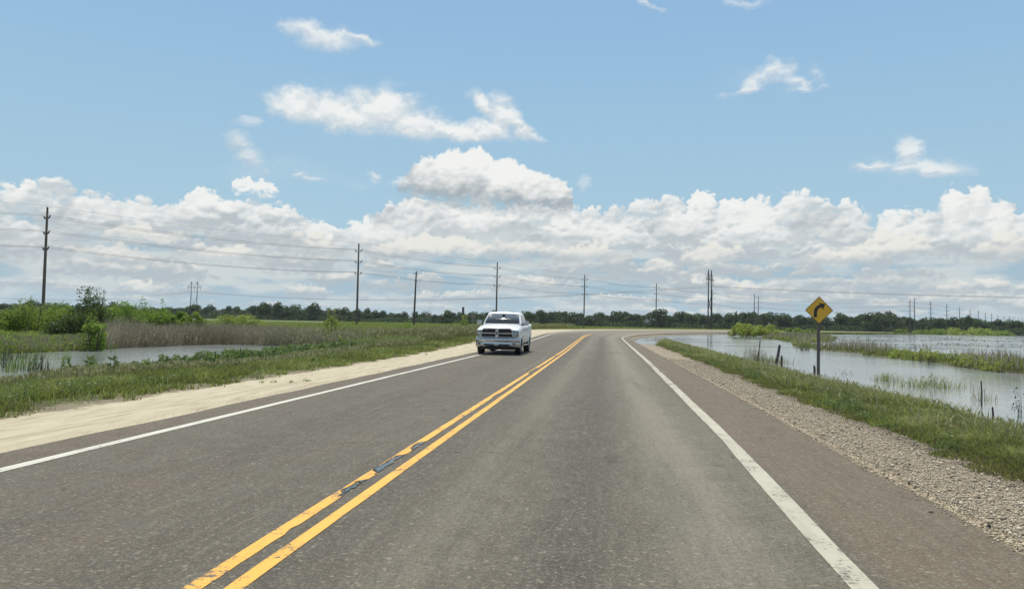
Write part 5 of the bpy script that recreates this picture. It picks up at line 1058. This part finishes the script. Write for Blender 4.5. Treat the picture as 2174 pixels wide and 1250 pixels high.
def pickup():
    x0, y0 = un(1054.5, 753, 0); s, t = road_st(x0, y0)
    e = empty('pickup_truck', (x0, y0, float(road_z(s, t))), -H0, 'white four-door pickup truck with chrome grille driving towards the viewer', 'pickup truck')
    def sec(w, zl, zs, zt, crest=.0): return [(w * .90, zl), (w * .985, zl + .10), (w, zl + .28), (w, zs - .14), (w * .985, zs - .04), (w * .93, zs + crest), (w * .72, zt - .035), (w * .60, zt), (w * .30, zt + .015), (0, zt + .02)]
    body = loft('body', [(.02, sec(.86, .74, 1.12, 1.19)), (.07, sec(.93, .66, 1.13, 1.215)), (.20, sec(.985, .58, 1.15, 1.25, .02)), (.50, sec(1.0, .52, 1.20, 1.31, .04)), (.95, sec(1.01, .50, 1.25, 1.36, .05)), (1.45, sec(1.01, .48, 1.30, 1.41, .04)), (1.62, sec(1.0, .48, 1.33, 1.43, .02)),
                           (2.3, sec(1.0, .46, 1.36, 1.42)), (3.95, sec(1.0, .46, 1.38, 1.42)), (4.05, sec(1.01, .46, 1.42, 1.40)), (5.62, sec(1.01, .5, 1.44, 1.40)), (5.72, sec(.97, .55, 1.42, 1.38))], PAINT, e)
    loft('cab', [(1.52, [(.90, 1.36), (.90, 1.40), (.885, 1.415), (.5, 1.43), (0, 1.44)]), (1.60, [(.915, 1.36), (.91, 1.42), (.89, 1.475), (.5, 1.50), (0, 1.51)]), (2.28, [(.95, 1.36), (.93, 1.48), (.765, 1.93), (.70, 1.975), (0, 2.0)]), (2.5, [(.95, 1.36), (.93, 1.48), (.76, 1.95), (.69, 2.0), (0, 2.03)]),
                 (3.6, [(.95, 1.36), (.93, 1.48), (.76, 1.94), (.69, 1.99), (0, 2.02)]), (3.85, [(.94, 1.36), (.92, 1.46), (.75, 1.9), (.68, 1.94), (0, 1.97)]), (3.98, [(.92, 1.36), (.90, 1.42), (.80, 1.6), (.7, 1.66), (0, 1.68)])], PAINT, e)
    def quad(name, P_, mat, th=.012):
        a, b, c, d = [Vector(p) for p in P_]; nrm = (b - a).cross(d - a).normalized() * th
        return MB().add([a, b, c, d, a - nrm, b - nrm, c - nrm, d - nrm], [(0, 1, 2, 3), (7, 6, 5, 4), (0, 4, 5, 1), (1, 5, 6, 2), (2, 6, 7, 3), (3, 7, 4, 0)]).build(name, mat, e)
    # windshield: gently bowed glass lying just proud of the slanted front of the cab
    mb = MB(); n = 12; vs = []
    for (z, hw, yb, bow) in ((1.455, .845, 1.515, .07), (1.65, .80, 1.80, .06), (1.905, .715, 2.185, .05)):
        for k in range(n + 1): u = -1 + 2 * k / n; vs.append((hw * u, yb + bow * u * u - .045, z + .012 * (1 - u * u)))
    mb.add(vs, [(j * (n + 1) + k, j * (n + 1) + k + 1, (j + 1) * (n + 1) + k + 1, (j + 1) * (n + 1) + k) for j in range(2) for k in range(n)]); ws = mb.build('windshield', GLASS, e, smooth=True); so_ = ws.modifiers.new('s', 'SOLIDIFY'); so_.thickness = .01
    for k in (-1, 1): MB().tube([(k * .1 - .25, 1.47, 1.462), (k * .1 + .35, 1.50, 1.475)], .010, 5).build('wiper', BLK, ws)
    MB().box((.0, 2.10, 1.88), (.12, .02, .035)).build('rear_view_mirror', BLK, ws)
    for sd_ in (-1, 1):
        f = lambda y, z: (sd_ * (.933 - (z - 1.48) * .366 + .012), y, z)
        for nm, a, b, c, d in (('front_window', (1.86, 1.47), (2.72, 1.47), (2.72, 1.87), (2.36, 1.87)), ('rear_window', (2.82, 1.47), (3.68, 1.47), (3.58, 1.86), (2.82, 1.87))):
            P_ = [f(*a), f(*b), f(*c), f(*d)]; P_ = P_ if sd_ > 0 else P_[::-1]; quad(nm, P_, GLASS)
        m_ = MB().box((sd_ * 1.14, 1.78, 1.475), (.235, .12, .19)).build('side_mirror', CHROME, e, bevel=.03); MB().box((sd_ * 1.01, 1.80, 1.41), (.20, .07, .07)).build('mirror_arm', BLK, m_); MB().box((sd_ * 1.14, 1.846, 1.475), (.20, .012, .16)).build('mirror_glass', GLASS, m_)
        # headlamp, wrapping around the fender
        P_ = [(sd_ * .735, -.005, .845), (sd_ * .735, -.005, 1.105), (sd_ * .90, .03, 1.12), (sd_ * .985, .16, 1.115), (sd_ * .985, .16, .86), (sd_ * .92, .03, .84)]
        h = MB().add([(x, y - .012, z) for x, y, z in P_] + [(x * .97, y + .09, z) for x, y, z in P_], [(0, 1, 2, 5), (5, 2, 3, 4), (6, 7, 8, 11), (11, 8, 9, 10), (0, 1, 7, 6), (1, 2, 8, 7), (2, 3, 9, 8), (3, 4, 10, 9), (4, 5, 11, 10), (5, 0, 6, 11)]).build('headlight', LAMP, e)
        MB().tube([(sd_ * .83, -.030, .985), (sd_ * .83, .03, .985)], .075, 16).build('projector', SILV, h); MB().box((sd_ * .945, .07, .92), (.04, .11, .08)).build('amber_corner', AMB, h)
        fo = MB().tube([(sd_ * .80, -.135, .50), (sd_ * .80, -.08, .50)], .062, 16).build('fog_light', LAMP, e); MB().box((sd_ * .80, -.112, .50), (.23, .02, .15)).build('fog_light_bezel', SILV, fo)
        MB().box((sd_ * 1.0, 2.75, .42), (.13, 2.1, .055)).build('side_step', CHROME, e, bevel=.02)
        for yy in (.95, 4.58):
            wheel(e, sd_ * .875, yy, .405, .285, sd_)
            # wheel arch: dark opening and painted lip
            a_ = np.linspace(0.02, math.pi - .02, 15); vs = [(sd_ * 1.004, yy, .42)] + [(sd_ * 1.008, yy + math.cos(q) * .485, .40 + math.sin(q) * .485) for q in a_]
            MB().add(vs, [(0, k, k + 1) for k in range(1, 15)]).build('wheel_well', BLK, e)
            MB().tube([(sd_ * 1.015, yy + math.cos(q) * .50, .40 + math.sin(q) * .50) for q in a_], .024, 6).build('fender_lip', PAINT, e, smooth=True)
        for yy, L in ((1.95, .95), (2.88, .9)): MB().box((sd_ * 1.018, yy + L * .8, 1.16), (.02, .16, .035)).build('door_handle', CHROME, e)
    # grille
    g = MB().prism([(-.70, .79), (.70, .79), (.725, .86), (.70, 1.10), (.60, 1.19), (-.60, 1.19), (-.70, 1.10), (-.725, .86)], -.035, .05).build('grille', GRM, e)
    fr = [(-.70, .79), (.70, .79), (.73, .86), (.705, 1.10), (.61, 1.195), (-.61, 1.195), (-.705, 1.10), (-.73, .86)]; MB().tube([(x, -.045, z) for x, z in fr + fr[:1]], .030, 6, caps=False).build('grille_surround', CHROME, g)
    MB().box((0, -.052, .99), (1.40, .035, .042)).build('grille_bar', CHROME, g); MB().box((0, -.056, .985), (.14, .04, .38)).build('grille_post', CHROME, g)
    for z in (.85, .90, .95, 1.04, 1.09, 1.14):
        MB().box((0, -.040, z), (1.32, .006, .012)).build('grille_slat', BLK, g)
    # shield badge with a horned head
    bd = MB().prism([(0, .90), (.055, .955), (.065, 1.08), (-.065, 1.08), (-.055, .955)], -.092, -.080).build('badge', SILV, g)
    mb = MB(); mb.prism([(-.018, .925), (.018, .925), (.026, 1.0), (.016, 1.03), (-.016, 1.03), (-.026, 1.0)], -.098, -.0922)
    for k in (-1, 1): mb.tube([(k * .014, -.097, 1.03), (k * .045, -.097, 1.045), (k * .052, -.097, 1.01), (k * .038, -.097, .98)], .009, 5)
    mb.build('ram_head', BLK, bd)
    # bumper
    def bs(w, z0, z1, y): return [(-w, y, z0), (w, y, z0), (w, y, z1), (-w, y, z1)]
    xs_ = [-1.0, -.98, -.86, -.5, 0, .5, .86, .98, 1.0]; ys_ = [.42, .10, -.05, -.11, -.13, -.11, -.05, .10, .42]; prof = [(.36, .03), (.40, -.02), (.52, -.025), (.58, .0), (.66, -.035), (.73, -.03), (.765, .03)]; vs = [(x, y + dy, z) for x, y in zip(xs_, ys_) for z, dy in prof]; m = len(prof)
    bp = MB().add(vs, [(i * m + j, (i + 1) * m + j, (i + 1) * m + j + 1, i * m + j + 1) for i in range(len(xs_) - 1) for j in range(m - 1)]).build('bumper', CHROME, e, smooth=True); q = bp.modifiers.new('s', 'SOLIDIFY'); q.thickness = -.02
    MB().prism([(-.55, .41), (.55, .41), (.60, .50), (-.60, .50)], -.168, -.12).build('lower_intake', BLK, bp)
    MB().box((0, .08, .31), (1.7, .10, .14)).build('air_dam', BLK, e); MB().box((0, 2.8, .42), (1.5, 5.2, .10)).build('underbody', BLK, e)
    MB().tube([(-.9, .95, .40), (.9, .95, .40)], .05, 8).build('front_axle', BLK, e); MB().tube([(-.9, 4.58, .40), (.9, 4.58, .40)], .06, 8).build('rear_axle', BLK, e)
    MB().box((.62, 2.0, 1.895), (.05, .005, .05)).build('inspection_sticker', WP, ws)
    e.scale = (.99, 1.0, .985)
pickup()
def far_car(px, d, label, first_=None):
    a = (px - 1087) / F_PX; x, y = a * d, d
    if first_: r = copy_tree(first_)
    else:
        r = empty('far_car', (0, 0, 0), 0)
        sec = lambda w, zl, zt: [(w * .95, zl), (w, zl + .2), (w, zt - .2), (w * .9, zt), (0, zt + .03)]
        loft('body', [(-2.2, sec(.85, .35, .75)), (-1.9, sec(.93, .25, .95)), (0, sec(.93, .25, 1.02)), (1.8, sec(.93, .25, 1.0)), (2.2, sec(.88, .4, .9))], PAINT, r)
        loft('cabin', [(-1.0, [(.78, .95), (.75, .99), (0, 1.0)]), (-.3, [(.82, .95), (.68, 1.50), (0, 1.54)]), (1.2, [(.82, .95), (.68, 1.50), (0, 1.52)]), (1.9, [(.78, .95), (.75, .99), (0, 1.0)])], GLASS, r)
        for sx_ in (-1, 1):
            for yy in (-1.35, 1.35): MB().add(*lathe_x([(-.1, .1), (-.1, .32), (.1, .32), (.1, .1)], 14)).build('wheel', RUB, r, loc=(sx_ * .85, yy, .32))
    s, t = road_st(x, y); r.location = (x, y, float(road_z(-1.8, t))); r.rotation_euler = (0, 0, -H2)
    return tag(r, label, 'car')
def on_road_px(px, s):
    for t in np.arange(150, 1400, .5):
        x, y = road_xy(s, t)
        if y > 0 and 1087 + F_PX * x / y >= px: return float(x), float(y)
x, y = on_road_px(1922, -1.8); fc = far_car(1087 + F_PX * x / y, y, 'tiny white car on the far road beside the close corner poles'); x, y = on_road_px(2094, 1.8); far_car(1087 + F_PX * x / y, y, 'tiny white car farther along the road near the right edge', fc)
# long low white farm shed far away
a = (2043 - 1087) / F_PX; e = empty('farm_shed', (a * 640, 640, -.1), -.3, 'long low white-roofed shed behind the light green thicket', 'shed')
MB().box((0, 0, 1.1), (6.4, 3.5, 2.2)).build('wall', simple('shed_wall', (.62, .62, .58), .8), e); MB().add([(-3.5, -2, 2.2), (3.5, -2, 2.2), (3.5, 2, 2.2), (-3.5, 2, 2.2), (-3.5, 0, 3.1), (3.5, 0, 3.1)], [(0, 1, 5, 4), (2, 3, 4, 5), (0, 4, 3), (1, 2, 5), (3, 2, 1, 0)]).build('roof', simple('shed_roof', (.75, .75, .73), .6), e)
# ------------------------------------------------------------------ summer haze over the whole plain
def build_haze():
    m = bpy.data.materials.new('haze'); m.use_nodes = True; t = m.node_tree; t.nodes.clear()
    out = t.nodes.new('ShaderNodeOutputMaterial'); v = t.nodes.new('ShaderNodeVolumePrincipled'); t.links.new(v.outputs[0], out.inputs['Volume'])
    v.inputs['Color'].default_value = (0.86, 0.93, 1.0, 1); v.inputs['Density'].default_value = HAZE; v.inputs['Anisotropy'].default_value = 0.2
    m.cycles.homogeneous_volume = True
    mb = MB(); mb.box((0, 0, 13.5), (12060, 12060, 31)); o = mb.build('haze', m); o['kind'] = 'stuff'; o['label'] = 'pale summer haze over the plain'
HAZE = 0.00008
build_haze()
